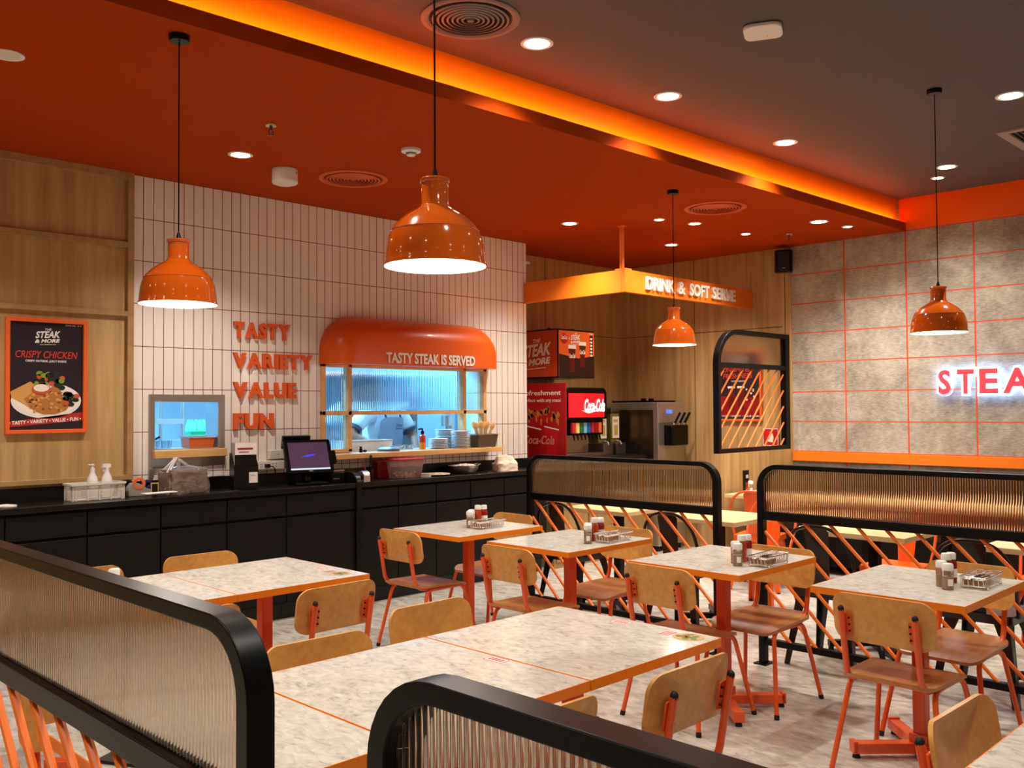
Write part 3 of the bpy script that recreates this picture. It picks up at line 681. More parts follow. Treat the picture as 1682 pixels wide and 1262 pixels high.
for (x, y), lb in (((4.115, 3.625), 'small stone topped orange edged table, second from the counter along the partition'),
                   ((4.13, 2.60), 'small stone topped orange edged table, third from the counter along the partition'),
                   ((4.135, 1.62), 'small stone topped orange edged table, fourth from the counter, nearest the right edge')):
    TB.append(dup(t0, (x, y, 0), 0, lb))
u0 = make_table(.338, .366, 'right end of the large stone topped table group in front, nearest the standing chairs', GT); u0.location = (2.372, 2.082, 0)
TB5 = [u0]
for (x, y), lb in (((1.692, 2.082), 'middle stone topped table of the large front group, behind the foreground partition'),
                   ((1.076, 2.082), 'stone topped table seen under the left partition, menu lying on it'),
                   ((2.297, 3.94), 'right half of the left stone topped double table before the black cabinets'),
                   ((1.619, 3.94), 'left half of the double table, partly hidden by the left partition'),
                   ((2.44, .365), 'stone topped table cropped by the lower right corner of the picture'),
                   ((1.762, .365), 'stone topped table hidden behind the foreground partition at lower right')):
    TB5.append(dup(u0, (x, y, 0), 0, lb))
u3 = TB5[2]
for o in list(u3.children):
    if o.name.startswith(('tabletop', 'edge_band', 'underside')): o.scale.x = (.274/.338)
# printed stickers on tops
def sticker(tb, x, y, kind):
    cx, cy = x-tb.location.x, y-tb.location.y
    b = MB()
    if kind == 'logo':
        b.prism(rrect(cx-.026, cy-.042, cx+.026, cy+.042, .006, 3), FZ(.7502), 0, .0004); b.m(1)
        b.ring(rrect(cx-.024, cy-.040, cx+.024, cy+.040, .005, 3), rrect(cx-.020, cy-.036, cx+.020, cy+.036, .004, 3), FZ(.7506), 0, .0003)
        for k in range(4): b.box(cx-.012, cy-.028+.015*k, .7506, cx+.012, cy-.018+.015*k, .7509)
        b.build('printed_sticker', [M_PAPER, M_STK], tb)
    else:
        b.prism([(cx+.05*cos(a*pi/10), cy+.055*sin(a*pi/10)) for a in range(20)], FZ(.7502), 0, .0004); b.m(1)
        for k in range(9):
            a = k*2.4; r = .036*sqrt(k/9); b.m(1 if k % 3 else 2).cyl((cx+r*cos(a), cy+r*sin(a)*1.1, 0), .012, .7505, .7511, 8)
        b.m(3)
        for k in range(3): b.box(cx-.03, cy+.065+.014*k, .7502, cx+.03, cy+.071+.014*k, .7505)
        b.build('printed_food_sticker', [mat('sticker_tan', (196, 160, 104), .5), mat('sticker_green', (120, 130, 60), .5), mat('sticker_brown', (140, 86, 40), .5), M_STK], tb)
sticker(TB5[1], 2.0, 2.066, 'logo'); sticker(TB5[0], 2.69-.03, 2.10, 'logo'); sticker(TB5[0], 2.64, 1.80, 'food')
sticker(TB5[3], 2.55, 3.86, 'logo'); sticker(TB5[3], 2.54, 3.68, 'food'); sticker(TB5[2], 1.0, 2.34, 'food')
t = thing('menu_booklet', 'black menu booklet lying on the table under the left partition', 'menu', (.975, 2.02, .7512), .5)
MB().box(-.105, -.15, 0, .105, .15, .006).build('cover', M_KBLACK, t)
b = MB(); text_into(b, 'MENU', (-.07, -.10, .0062), (0, 1, 0), (-1, 0, 0), .10, .03, .0006); b.cur = 0
b = MB().box(-.09, -.13, .006, -.05, .02, .0066).box(.02, -.13, .006, .04, -.03, .0066); b.build('cover_print', M_DRED, t)

# ------------------------------------------------------------------ condiments on the small tables
M_KETCH = mat('ketchup_red', (140, 26, 14), .2, coat=.4); M_CHILI = mat('chili_sauce_orange', (172, 62, 20), .2, coat=.4)
M_JAR = mat('clear_shaker', (226, 214, 200), .08, trans=.85, ior=1.2); M_SPICE = mat('ground_spice', (186, 146, 110), .8)
M_KRAFT = mat('kraft_paper', (150, 100, 58), .7); M_KNIFE = mat('dark_cutlery_steel', (120, 112, 104), .22, metal=1.0)
def bottle_mesh(parent_name, lb, loc, m, h=.115, r=.024, grp=None):
    t = thing('sauce_bottle', lb, 'bottle', loc, 0, grp)
    MB().lathe([(0, 0), (r, .001), (r, h*.68), (r*.9, h*.76), (r*.72, h*.80), (r*.72, h*.84)], 20).build('body', m, t)
    MB().lathe([(r*.84, h*.82), (r*.84, h*1.0), (r*.7, h*1.04), (0, h*1.04)], 20).build('cap', M_WHITE, t)
    MB().lathe([(r*1.01, h*.2), (r*1.01, h*.5)], 20).build('paper_label', M_PAPER if m is M_KETCH else m, t)
    return t
def shaker_mesh(lb, loc, grp):
    t = thing('spice_shaker', lb, 'shaker', loc, 0, grp)
    MB().lathe([(0, 0), (.023, .001), (.023, .075), (.02, .082)], 20).build('jar', M_JAR, t)
    MB().lathe([(0, .003), (.019, .003), (.019, .05), (0, .052)], 16).build('contents', M_SPICE, t)
    MB().lathe([(.0225, .08), (.0235, .102), (.019, .108), (0, .109)], 20).build('lid', M_WHITE, t)
    MB().prism(rrect(-.009, .018, .009, .046, .002, 2), lambda u, v, d: (u*.8-.0165-d, -.0165+u*-.8-d, v), 0, .0008).build('paper_label', M_PAPER, t)
    return t
def rack(lb, loc, rz, grp):
    t = thing('cutlery_rack', lb, 'cutlery rack', loc, rz, grp)
    L, Wd, z0, z1 = .115, .052, .012, .050
    b = MB(); b.tube([(-L, -Wd, z1), (L, -Wd, z1), (L, Wd, z1), (-L, Wd, z1), (-L, -Wd, z1)], .0036, 6)
    b.tube([(-L+.01, -Wd+.006, z0), (L-.01, -Wd+.006, z0), (L-.01, Wd-.006, z0), (-L+.01, Wd-.006, z0), (-L+.01, -Wd+.006, z0)], .002, 6)
    b.build('rim_wire', M_CHROME, t)
    b = MB()
    for k in range(13):
        x = -L+.01+(2*L-.02)*k/12
        for s_ in (-1, 1): b.tube([(x, s_*Wd, z1), (x, s_*(Wd-.006), z0)], .0017, 5)
        b.tube([(x, -Wd+.006, z0), (x, Wd-.006, z0)], .0017, 5)
    for k in range(5):
        y = -Wd+.02*k+.01
        for s_ in (-1, 1): b.tube([(s_*L, y, z1), (s_*(L-.01), y, z0)], .0017, 5)
    b.build('wire_grid', M_CHROME, t)
    for s_ in (-1, 1): MB().tube(fillet([(s_*(L-.03), -Wd, z0+.005), (s_*(L-.02), -Wd-.004, .003), (s_*(L-.02), Wd+.004, .003), (s_*(L-.03), Wd, z0+.005)], .012, 4), .0026, 6).build('foot_wire', M_CHROME, t)
    return t
def knife(lb, loc, rz, grp, fork=False):
    t = thing('fork' if fork else 'knife', lb, 'cutlery', loc, rz, grp)
    MB().tube([(-.10, 0, 0), (-.05, 0, .002), (0, 0, 0)], .0045, 6, .0028).build('handle', M_KNIFE, t)
    b = MB()
    if fork:
        b.prism(rrect(.0, -.009, .045, .009, .006, 3), FZ(-.001), 0, .002)
        for k in range(4): b.box(.043, -.008+.0048*k, -.001, .085, -.0056+.0048*k, .001)
    else: b.prism([(0, -.005), (.08, -.007), (.10, .0), (.09, .006), (0, .005)], FZ(-.001), 0, .002)
    b.build('tines' if fork else 'blade', M_CHROME, t); return t
wh = ['the table farthest back', 'the second small table from the counter', 'the third small table', 'the fourth small table at right']
JP = [((4.10, 4.475), (4.17, 4.385)), ((4.065, 3.445), (4.235, 3.395)), ((3.99, 2.43), (4.115, 2.335)), ((4.07, 1.475), (4.245, 1.40))]
protoR = None
for k, ((jx, jy), (bx, by)) in enumerate(JP):
    Z = .7505
    lbR = 'chrome wire cutlery rack on %s' % wh[k]
    if protoR is None:
        protoR = rack(lbR, (bx, by, Z), .02, 'cutlery racks'); p1 = shaker_mesh('clear spice shaker with white lid, front one on %s' % wh[k], (jx, jy, Z), 'spice shakers')
        p2 = bottle_mesh('', 'dark red sauce bottle with white cap on %s' % wh[k], (jx+.170, jy+.047, Z), M_KETCH, .125, .024, 'dark red sauce bottles')
        p3 = bottle_mesh('', 'orange chili sauce bottle with white cap on %s' % wh[k], (jx+.115, jy+.047, Z), M_CHILI, .128, .025, 'orange sauce bottles')
        p4 = None
        pk = knife('dark knife lying in the rack on %s' % wh[k], (bx-.01, by-.012, Z+.040), -.2, 'knives in the racks'); pf = knife('fork lying in the rack on %s' % wh[k], (bx+.0, by+.016, Z+.041), .1, 'forks in the racks', True)
        pn = thing('napkin_pack', 'brown napkin pack in the rack on %s' % wh[k], 'napkins', (bx, by, Z+.0145), .02, 'napkin packs in the racks'); MB().box(-.098, -.038, 0, .0, .038, .022).build('paper_sleeve', M_KRAFT, pn); MB().box(-.096, -.036, .0225, -.002, .036, .025).build('napkin_fold', M_PAPER, pn)
    else:
        dup(protoR, (bx, by, Z), .02, lbR); dup(p1, (jx, jy, Z), .0, 'clear spice shaker with white lid, front one on %s' % wh[k])
        dup(p2, (jx+.170, jy+.047, Z), .4, 'dark red sauce bottle with white cap on %s' % wh[k]); dup(p3, (jx+.115, jy+.047, Z), .9, 'orange chili sauce bottle with white cap on %s' % wh[k])
        dup(pk, (bx-.01, by-.012, Z+.040), -.15, 'dark knife lying in the rack on %s' % wh[k]); dup(pf, (bx+.0, by+.016, Z+.041), .12, 'fork lying in the rack on %s' % wh[k])
        dup(pn, (bx, by, Z+.0145), .02, 'brown napkin pack in the rack on %s' % wh[k])
    dup(p1, (jx+.055, jy+.045, Z), .3, 'clear spice shaker with white lid, rear one on %s' % wh[k])
    for q in range(3): dup(pk, (bx+.015+.004*q, by-.03+.021*q, Z+.044+.003*(q % 2)), -.12+.1*q, ['slim knife at near edge, rack on %s', 'slim knife in the middle, rack on %s', 'slim knife at far edge, rack on %s'][q] % wh[k])

dup(p1, (1.60, 3.96, .7505), 0, 'white capped shaker on the left double table, peeking over the left partition'); dup(p1, (1.46, 4.12, .7505), 0, 'white shaker lid just showing over the left partition, farther left')
# ------------------------------------------------------------------ second seating zone behind the partitions
def metal_chair(m, label, group):
    t = thing('metal_chair', label, 'chair', (0, 0, 0), 0, group)
    MB().shell(rrect(-.18, -.18, .18, .18, .045, 5), lambda u, v, d: (u, v, .452-d-.008*(1-(u/.18)**2)*(1-(v/.18)**2)), .006, 4).build('seat', m, t)
    b = MB()
    for s_ in (-1, 1): b.box(-.165, s_*.172-.006, .405, .165, s_*.172+.006, .447); b.box(s_*.172-.006, -.165, .405, s_*.172+.006, .165, .447)
    b.build('seat_apron', m, t)
    MB().shell([(-.052, .45), (.052, .45), (.075, .80), (.05, .825), (-.05, .825), (-.075, .80)], lambda u, v, d: (-.165-(v-.45)*.16+.10*u*u*8*.3-d, u, v), .004, 4).build('back_splat', m, t)
    hp = [(-.10, -.185, .44), (-.17, -.20, .60), (-.215, -.19, .72), (-.228, -.13, .80), (-.232, -.06, .826), (-.232, .06, .826), (-.228, .13, .80), (-.215, .19, .72), (-.17, .20, .60), (-.10, .185, .44)]
    MB().tube(fillet(hp, .05, 4), .0105, 8).build('back_hoop', m, t)
    for sx in (-1, 1):
        for sy in (-1, 1):
            a = Vector((sx*.155, sy*.155, .44)); c_ = Vector((sx*.215, sy*.215, 0)); q = MB()
            ux, uy = Vector((-sx, 0, 0)), Vector((0, -sy, 0)); v = []
            for z_, wd in ((0, .085), (.25, .055), (.62, .042), (1, .032)):
                p = a.lerp(c_, z_); v += [p+ux*wd, p, p+uy*wd, p+uy*wd+ux*.006, p+ux*.007+uy*.007, p+ux*wd+uy*.006]
            f = [(6*i+j, 6*i+(j+1) % 6, 6*(i+1)+(j+1) % 6, 6*(i+1)+j) for i in range(3) for j in range(6)]+[(0, 5, 4, 3, 2, 1), (18, 19, 20, 21, 22, 23)]
            q.add(v, f, False); o = q.build('leg', m, t)
            MB().cyl((c_.x-sx*.012, c_.y-sy*.012, 0), .014, 0, .012, 10).build('foot_cap', M_RUBBER, o)
    return t
M_OCH = mat('orange_metal_chair_paint', (232, 92, 22), .3, coat=.4); M_BCH = mat('black_metal_chair_paint', (14, 13, 13), .3, coat=.3)
bc = None
for y, lb in ((4.60, 'black metal chair behind the partition, nearest the counter'), (3.62, 'black metal chair behind the gap end of the farther partition'),
              (2.57, 'black metal chair behind the left end of the right partition'), (1.72, 'black metal chair behind the right partition with pale seat reflection')):
    if bc is None: bc = metal_chair(M_BCH, lb, 'black metal chairs'); bc.location = (5.29, y, 0)
    else: dup(bc, (5.29, y, 0), random.uniform(-.04, .04), lb)
oc = None
for x, y, rz, lb in ((6.30, 2.62, pi, 'orange metal chair beyond the pine table behind the right partition, left one'), (6.32, 1.70, pi, 'orange metal chair beyond the pine table behind the right partition, right one'),
                     (6.33, 3.66, pi, 'orange metal chair under the pine table seen in the gap between partitions'), (7.06, 4.08, .25, 'orange metal chair with rounded back standing in the gap before the half wall')):
    if oc is None: oc = metal_chair(M_OCH, lb, 'orange metal chairs'); oc.location = (x, y, 0); oc.rotation_euler = (0, 0, rz)
    else: dup(oc, (x, y, 0), rz, lb)
def pine_table(label, group):
    t = thing('pine_table', label, 'table', (0, 0, 0), 0, group)
    MB().box(-.31, -.315, .718, .31, .315, .75).build('tabletop', M_PINE, t, .003)
    MB().box(-.03, -.03, .03, .03, .03, .718).build('post', M_BLACK, t)
    b = MB()
    for a in (pi/4, 3*pi/4): b.X = Matrix.Rotation(a, 4, 'Z'); b.box(-.30, -.022, .022, .30, .022, .058)
    b.X = None; b.build('cross_base', M_BLACK, t)
    for a in range(4): MB().cyl((.285*cos(pi/4+a*pi/2), .285*sin(pi/4+a*pi/2), 0), .017, 0, .024, 12).build('foot_pad', M_RUBBER, t)
    return t
pt = None
for x, y, lb in ((5.77, 4.57, 'pale pine table behind the partition nearest the counter'), (5.77, 3.66, 'pale pine table seen in the gap between the two partitions'), (5.77, 2.53, 'pale pine table behind the right partition, left one'),
                 (5.77, 1.49, 'pale pine table behind the right partition at right edge'), (7.52, 4.20, 'pale pine table by the half wall with condiments on it'), (7.60, 3.40, 'pale pine table before the wall bench, end one nearest the half wall'), (7.60, 2.76, 'pale pine table before the wall bench, second from the half wall'), (7.60, 2.12, 'pale pine table before the wall bench, third from the half wall'), (7.60, 1.48, 'pale pine table before the wall bench, fourth from the half wall')):
    if pt is None: pt = pine_table(lb, 'pale pine tables'); pt.location = (x, y, 0)
    else: dup(pt, (x, y, 0), 0, lb)
Z = .7505
dup(p1, (7.46, 4.40, Z), 0, 'clear spice shaker on the pine table by the half wall'); dup(p3, (7.52, 4.34, Z), 0, 'orange sauce bottle on the pine table by the half wall')
t = thing('menu_stand', 'small black folded menu card standing by the half wall', 'menu stand', (7.48, 4.46, Z), .2)
MB().box(-.05, -.012, 0, .05, .012, .20).build('card', M_KBLACK, t); MB().box(-.045, -.0135, .01, .045, -.0118, .09).build('picture', M_CHILI, t)
b = MB(); text_into(b, 'MORE', (-.03, -.0125, .13), UX, UZ, .06, .03, .001); b.build('lettering', M_PAPER, t)
t = thing('wall_bench', 'dark upholstered bench along the concrete wall', 'bench', (8.30, 1.3, 0))
MB().box(-.28, -2.2, .08, .29, 3.28, .38).build('base', M_BLACKM, t); MB().box(-.30, -2.2, .38, .20, 3.28, .47).build('seat_cushion', M_BROWN, t, .02); MB().box(.20, -2.2, .47, .295, 3.28, .93).build('back_cushion', M_BROWN, t, .02)

# ------------------------------------------------------------------ posters
def poster(x0, x1, z0, z1, org, u, label, art):
    """frame on a wall; org lower-left corner, u reading direction"""
    u = Vector(u); n = u.cross(Vector((0, 0, 1))); t = thing('framed_poster', label, 'poster', org)
    W, H = x1-x0, z1-z0; fn = lambda a, v, d: tuple(u*a+Vector((0, 0, v))+n*d)
    MB().ring([(0, 0), (W, 0), (W, H), (0, H)], [(.025, .025), (W-.025, .025), (W-.025, H-.025), (.025, H-.025)], fn, 0.0, .028).build('frame', mat('poster_frame_orange', (232, 98, 36), .4), t, .002)
    art(t, W, H, fn, u, n); return t
BROWNS = [mat('fried_crumb', (176, 112, 48), .6), mat('dark_crumb', (120, 66, 24), .6), mat('golden_crumb', (214, 152, 72), .6)]
GREEN = [mat('lettuce', (120, 150, 50), .5), mat('dark_leaf', (28, 40, 24), .5)]
M_TOM = mat('tomato', (196, 84, 50), .4); M_CREAM = mat('cream_sauce', (240, 228, 214), .4); M_TOAST = mat('toast', (206, 152, 78), .6)
def logo(b, fn, u, x, z, W, H, m, n=None, depth=.001, d0=.011):
    """THE / STEAK / & MORE stacked lettering, rising slightly to the right"""
    o = lambda a, v: fn(a, v, d0)
    text_into(b, 'THE', o(x+W*.38, z+H*.86), u, UZ, W*.26, H*.13, depth, .012, .2, slope=.06)
    text_into(b, 'STEAK', o(x+W*.02, z+H*.38), u, UZ, W*.96, H*.42, depth, .03, .25, slope=.06)
    text_into(b, '& MORE', o(x, z+H*.10), u, UZ, W*.96, H*.22, depth, .04, .2, slope=.06)
    b.prism([(x+W*.18, z), (x+W*.8, z+H*.04), (x+W*.8, z+H*.06), (x+W*.18, z+H*.02)], lambda a, v, d: fn(a, v, d0+d), 0, depth)
def art_chicken(t, W, H, fn, u, n):
    MB().prism([(.02, .02), (W-.02, .02), (W-.02, H-.02), (.02, H-.02)], fn, .004, .010).build('printed_sheet', M_NAVY, t)
    D = lambda k: (lambda a, v, d: fn(a, v, .0101+.0006*k+d))
    rnd = random.Random(3)
    b = MB(); E_ = lambda cx, cz, rx, rz, a0=0, N=32: [(cx+rx*cos(2*pi*i/N+a0), cz+rz*sin(2*pi*i/N+a0)) for i in range(N)]
    b.m(0).prism(E_(W*.50, H*.285, W*.43, H*.155), D(0), 0, .0005); b.m(5).prism(E_(W*.50, H*.292, W*.40, H*.135), D(1), 0, .0005)
    b.m(4).prism([(W*.06, H*.36), (W*.30, H*.45), (W*.46, H*.36), (W*.30, H*.22), (W*.08, H*.31)], D(2), 0, .0005)
    pl = [(W*.22, H*.30), (W*.34, H*.36), (W*.5, H*.365), (W*.58, H*.42), (W*.66, H*.40), (W*.70, H*.30), (W*.78, H*.24), (W*.74, H*.20), (W*.60, H*.165), (W*.45, H*.165), (W*.34, H*.20)]
    b.m(1).prism(pl, D(3), 0, .0005)
    for k in range(70):
        a = rnd.random(); c_ = rnd.random(); x = W*(.28+.46*a); z = H*(.185+.17*c_+.04*(.5-abs(a-.5)))
        b.m(rnd.choice((1, 2, 3, 3))).prism(E_(x, z, W*.026*rnd.uniform(.5, 1), H*.013*rnd.uniform(.5, 1), rnd.random()*6, 7), D(4+(k % 3)), 0, .0004)
    for k in range(26):
        x = W*rnd.uniform(.36, .76); z = H*(.41+.12*rnd.random()-.25*max(0, (x/W-.6))*.9)
        b.m(rnd.choice((6, 6, 7, 7, 8))).prism(E_(x, z, W*.045*rnd.uniform(.6, 1), H*.022, rnd.random()*6, 9), D(4+k % 4), 0, .0004)
    for k in range(14): b.m(7 if k % 4 else 8).prism(E_(W*rnd.uniform(.72, .88), H*rnd.uniform(.24, .36), W*.045, H*.02, rnd.random()*6, 9), D(5+k % 3), 0, .0004)
    b.m(8).prism(E_(W*.43, H*.385, W*.115, H*.045), D(8), 0, .0004); b.m(9).prism(E_(W*.43, H*.395, W*.095, H*.032), D(9), 0, .0004)
    b.build('printed_dish', [M_PORC]+BROWNS+[M_TOAST, M_CREAM]+GREEN+[M_TOM, M_CREAM], t)
    b = MB(); b.prism([(.021, .042), (W-.021, .08), (W-.021, .135), (.021, .075)], lambda a, v, d: fn(a, v, .0102+d), 0, .0004); b.build('printed_ribbon', mat('ribbon_red', (172, 48, 34), .4), t)
    b = MB(); logo(b, fn, u, W*.35, H*.77, W*.32, H*.145, M_PAPER); b.build('logo_lettering', M_PAPER, t)
    b = MB(); text_into(b, 'CRISPY OUTSIDE...JUICY INSIDE', fn(W*.24, H*.615, .0105), u, UZ, W*.5, H*.024, .0006, .02); b.build('subtitle_lettering', M_PAPER, t)
    b = MB(); text_into(b, '• TASTY • VARIETY • VALUE • FUN •', fn(W*.05, .056, .0108), u, UZ, W*.88, H*.032, .0006, .02, slope=.055); b.build('slogan_lettering', M_PAPER, t)
    b = MB(); text_into(b, 'DINE IN', fn(W*.73, H*.945, .0105), u, UZ, W*.2, H*.012, .0006, .02); b.build('small_print', M_PAPER, t)
    b = MB(); text_into(b, 'CRISPY CHICKEN', fn(W*.12, H*.655, .0105), u, UZ, W*.76, H*.062, .0006, .008, .2); b.build('red_lettering', mat('headline_red', (206, 62, 46), .4), t)
poster(1.855, 2.345, 1.383, 2.112, (1.855, YT-.006, 1.383), UX, 'orange framed crispy chicken poster on the left oak wall', art_chicken)
def art_fresh(t, W, H, fn, u, n):
    MB().prism([(.02, .02), (W-.02, .02), (W-.02, H-.02), (.02, H-.02)], fn, .004, .010).build('printed_sheet', M_NAVY, t)
    b = MB(); rnd = random.Random(5)
    b.m(0).prism([(.021, .06), (W-.021, .06), (W-.021, H*.33), (.021, H*.36)], fn, .0101, .0106)
    for cx in (.30, .52): b.m(1).prism([(W*(cx-.08), H*.48), (W*(cx+.08), H*.48), (W*(cx+.065), H*.16), (W*(cx-.065), H*.16)], fn, .0107, .0112); b.m(2).prism([(W*(cx-.085), H*.47), (W*(cx+.085), H*.47), (W*(cx+.085), H*.50), (W*(cx-.085), H*.50)], fn, .0108, .0113)
    for k in range(16): b.m(2 if k % 2 else 1).prism([(W*(.74+.1*sin(k)*.9)+.012*cos(q), H*(.36+.09*cos(k*1.7))+.012*sin(q)) for q in range(6)], fn, .0109, .0114)
    b.build('printed_glasses', [M_DRED, mat('cola_print', (96, 22, 14), .3), M_CREAM], t)
    b = MB(); text_into(b, 'UNLIMITED', fn(W*.12, H*.70, .0105), u, UZ, W*.66, H*.07, .0006, .012); text_into(b, 'FRESHNESS', fn(W*.12, H*.61, .0105), u, UZ, W*.66, H*.07, .0006, .012); b.build('red_lettering', mat('headline_red'), t)
    b = MB(); logo(b, fn, u, W*.25, H*.80, W*.4, H*.12, M_PAPER); b.build('logo_lettering', M_PAPER, t); b = MB(); text_into(b, 'WITH DRINK', fn(W*.3, H*.56, .0105), u, UZ, W*.34, H*.02, .0006, .02); b.build('subtitle_lettering', M_PAPER, t); b = MB(); text_into(b, 'TASTY • VARIETY • VALUE • FUN', fn(W*.06, .045, .0105), u, UZ, W*.86, H*.025, .0006, .02); b.build('slogan_lettering', M_PAPER, t)
poster(0, .52, 0, .74, (XE-.010, 5.45, 1.375), UMY, 'orange framed unlimited freshness poster behind the slanting rods screen', art_fresh)
t = thing('fire_sign', 'small red and white square sign low on the oak wall behind the rods', 'sign', (XE-.010, 4.94, 1.12))
fnE = lambda a, v, d: (-d, -a, v)
MB().prism(rrect(0, 0, .19, .19, .01, 3), fnE, 0, .006).build('plate', M_RED, t)
b = MB().ring(rrect(.006, .006, .184, .184, .008, 3), rrect(.014, .014, .176, .176, .006, 3), fnE, .006, .0066); b.prism([(.06, .05), (.12, .04), (.13, .09), (.12, .13), (.09, .15), (.10, .11), (.07, .10)], fnE, .006, .0066); b.build('white_pictogram', M_PAPER, t)
# ------------------------------------------------------------------ things on the counter
Z = ZW+.0005
t = thing('napkin_sheets', 'loose white paper sheets at the left end of the black worktop', 'paper', (1.75, 6.06, Z), .1)
MB().box(-.14, -.05, 0, .10, .05, .004).build('sheet', M_PAPER, t)
b = MB(); b.X = Matrix.Rotation(.25, 4, 'Z'); b.box(-.13, -.055, .0045, .10, .04, .009); b.build('sheet', M_PAPER, t)
t = thing('plastic_basket', 'white slotted plastic basket holding two spray bottles on the worktop', 'basket', (2.35, 6.13, Z))
b = MB(); W_, D_, H_ = .165, .075, .105
b.frustum((W_-.012, D_-.01), (W_-.012, D_-.01), 0, .004)
for s_ in (-1, 1):
    for z_ in [.004+.0095*k for k in range(10)]:
        k = z_/H_; x = W_-.015+.015*k; y = D_-.010+.010*k
        b.box(-x, s_*y-.0015, z_, x, s_*y+.0015, z_+.0058); b.box(s_*x-.0015, -y, z_, s_*x+.0015, y, z_+.0058)
    for q in range(5): b.box(-W_+.02+q*.072, s_*(D_-.004)-.003, 0, -W_+.03+q*.072, s_*(D_-.004)+.003, H_)
    for q in (-1, 1): b.box(s_*(W_-.006)-.004, q*(D_-.006)-.004, 0, s_*(W_-.006)+.004, q*(D_-.006)+.004, H_)
b.build('slotted_body', M_OFFW, t)
MB().ring(rrect(-W_-.008, -D_-.008, W_+.008, D_+.008, .012, 3), rrect(-W_+.003, -D_+.003, W_-.003, D_-.003, .01, 3), FZ(0), H_-.008, H_+.004).build('rim', M_OFFW, t)
def spray(x, y, label, trig):
    t = thing('spray_bottle', label, 'bottle', (x, y, Z+.006), 0, 'white bottles in the basket')
    MB().lathe([(0, 0), (.034, .002), (.036, .09), (.030, .13), (.014, .165), (.014, .175)], 20).build('body', M_WHITE, t)
    b = MB().cyl((0, 0, 0), .014, .173, .195, 14)
    if trig: b.prism([(-.03, .195), (.022, .195), (.022, .218), (-.026, .22)], lambda u, v, d: (u, d, v), -.011, .011); b.box(-.024, -.005, .168, -.016, .005, .196)
    else: b.cyl((0, 0, 0), .006, .195, .215, 10).cyl((0, 0, 0), .011, .212, .222, 12).box(-.026, -.005, .214, 0, .005, .221)
    b.build('spray_head' if trig else 'pump_head', M_WHITE, t)
spray(2.335, 6.13, 'white pump bottle, left one of the two in the basket', False); spray(2.43, 6.14, 'white trigger spray bottle, right one in the basket', True)
t = thing('tape_dispenser', 'grey tape dispenser with orange and blue tape rolls on the worktop', 'tape dispenser', (2.665, 6.14, Z), -.1)
M_GREY = mat('grey_plastic', (150, 144, 134), .5)
MB().prism([(-.10, 0), (.07, 0), (.07, .035), (.02, .05), (-.03, .085), (-.075, .09), (-.10, .06)], FX(0), -.03, .03).build('body', M_GREY, t, .004)
b = MB(); b.X = Matrix.Translation((-.03, -.032, .085)) @ Matrix.Rotation(-pi/2, 4, 'X'); b.lathe([(.022, 0), (.04, 0), (.04, .03), (.022, .03)], 24, close=True); b.build('orange_tape_roll', mat('orange_tape', (236, 110, 60), .4), t)
b = MB(); b.X = Matrix.Translation((.035, -.005, .075)) @ Matrix.Rotation(-pi/2, 4, 'X'); b.lathe([(.015, 0), (.03, 0), (.03, .03), (.015, .03)], 24, close=True); b.build('blue_tape_roll', mat('blue_tape', (28, 34, 96), .4), t)
MB().box(.045, -.034, .012, .095, -.030, .085).build('yellow_label', mat('yellow_label', (230, 196, 70), .5), t); MB().box(.050, -.0355, .014, .09, -.034, .078).build('black_label', M_KBLACK, t)
t = thing('display_tray', 'small white tray on short feet before the bagged box', 'tray', (2.715, 5.985, Z), .05)
MB().box(-.115, -.035, .022, .105, .035, .030).build('plate', M_WHITE, t, .002)
for x_ in (-.09, .08): MB().cyl((x_, 0, 0), .009, 0, .022, 10, .006).build('foot', M_GREY, t)
# bagged box
t = thing('bagged_box', 'brown cardboard box inside a clear tied plastic bag on the worktop', 'bag', (2.945, 6.12, Z), .12)
MB().box(-.145, -.085, .004, .13, .085, .165).build('cardboard_box', mat('cardboard', (98, 66, 40), .8), t, .004)
rnd = random.Random(11); b = MB(); NR, NA = 10, 40; v = []
for i in range(NR+1):
    z = .185*i/NR; k = 1.0 if i < 9 else (.93 if i == 9 else .35)
    for j in range(NA):
        a = 2*pi*j/NA; q = (abs(cos(a))**9+abs(sin(a))**9)**(-1/9); w_ = .010*rnd.uniform(-1, 1)+.004*rnd.uniform(-1, 1)*(i > 6)
        v.append(((.152+w_)*q*cos(a)*k, (.095+w_)*q*sin(a)*k, z+(.006*rnd.uniform(-1, 1) if i else 0)))
b.add(v, [(i*NA+j, i*NA+(j+1) % NA, (i+1)*NA+(j+1) % NA, (i+1)*NA+j) for i in range(NR) for j in range(NA)]+[tuple(range(NR*NA, (NR+1)*NA))], True)
m_ = mat('clear_bag_film', (250, 240, 228), .10, alpha=.20, spec=1.0, coat=1.0); nt = NT(m_); nt.bump(nt.noise(nt.obj(), 20, 3, .6, 2.5), 1.0, .03); b.build('plastic_bag', m_, t)
m_ = mat('bag_handle_film', (250, 240, 228), .2, alpha=.4, spec=1.0)
for pts in ([(-.15, -.05, .15), (-.10, -.03, .215), (-.06, .0, .255), (-.035, .02, .215), (-.02, .03, .165)], [(-.14, .05, .15), (-.08, .04, .20), (-.05, .02, .245), (.0, .0, .205), (.05, .02, .175)]):
    b = MB(); P = fillet(pts, .05, 4); b.add([q for p in P for q in (p+Vector((-.012, .006, 0)), p+Vector((.012, -.006, .004)), p+Vector((.010, .008, .002)), p+Vector((-.008, -.008, .003)))], [(4*i+a, 4*i+(a+1) % 4, 4*i+4+(a+1) % 4, 4*i+4+a) for i in range(len(P)-1) for a in range(4)], True); b.build('bag_handle', m_, t)
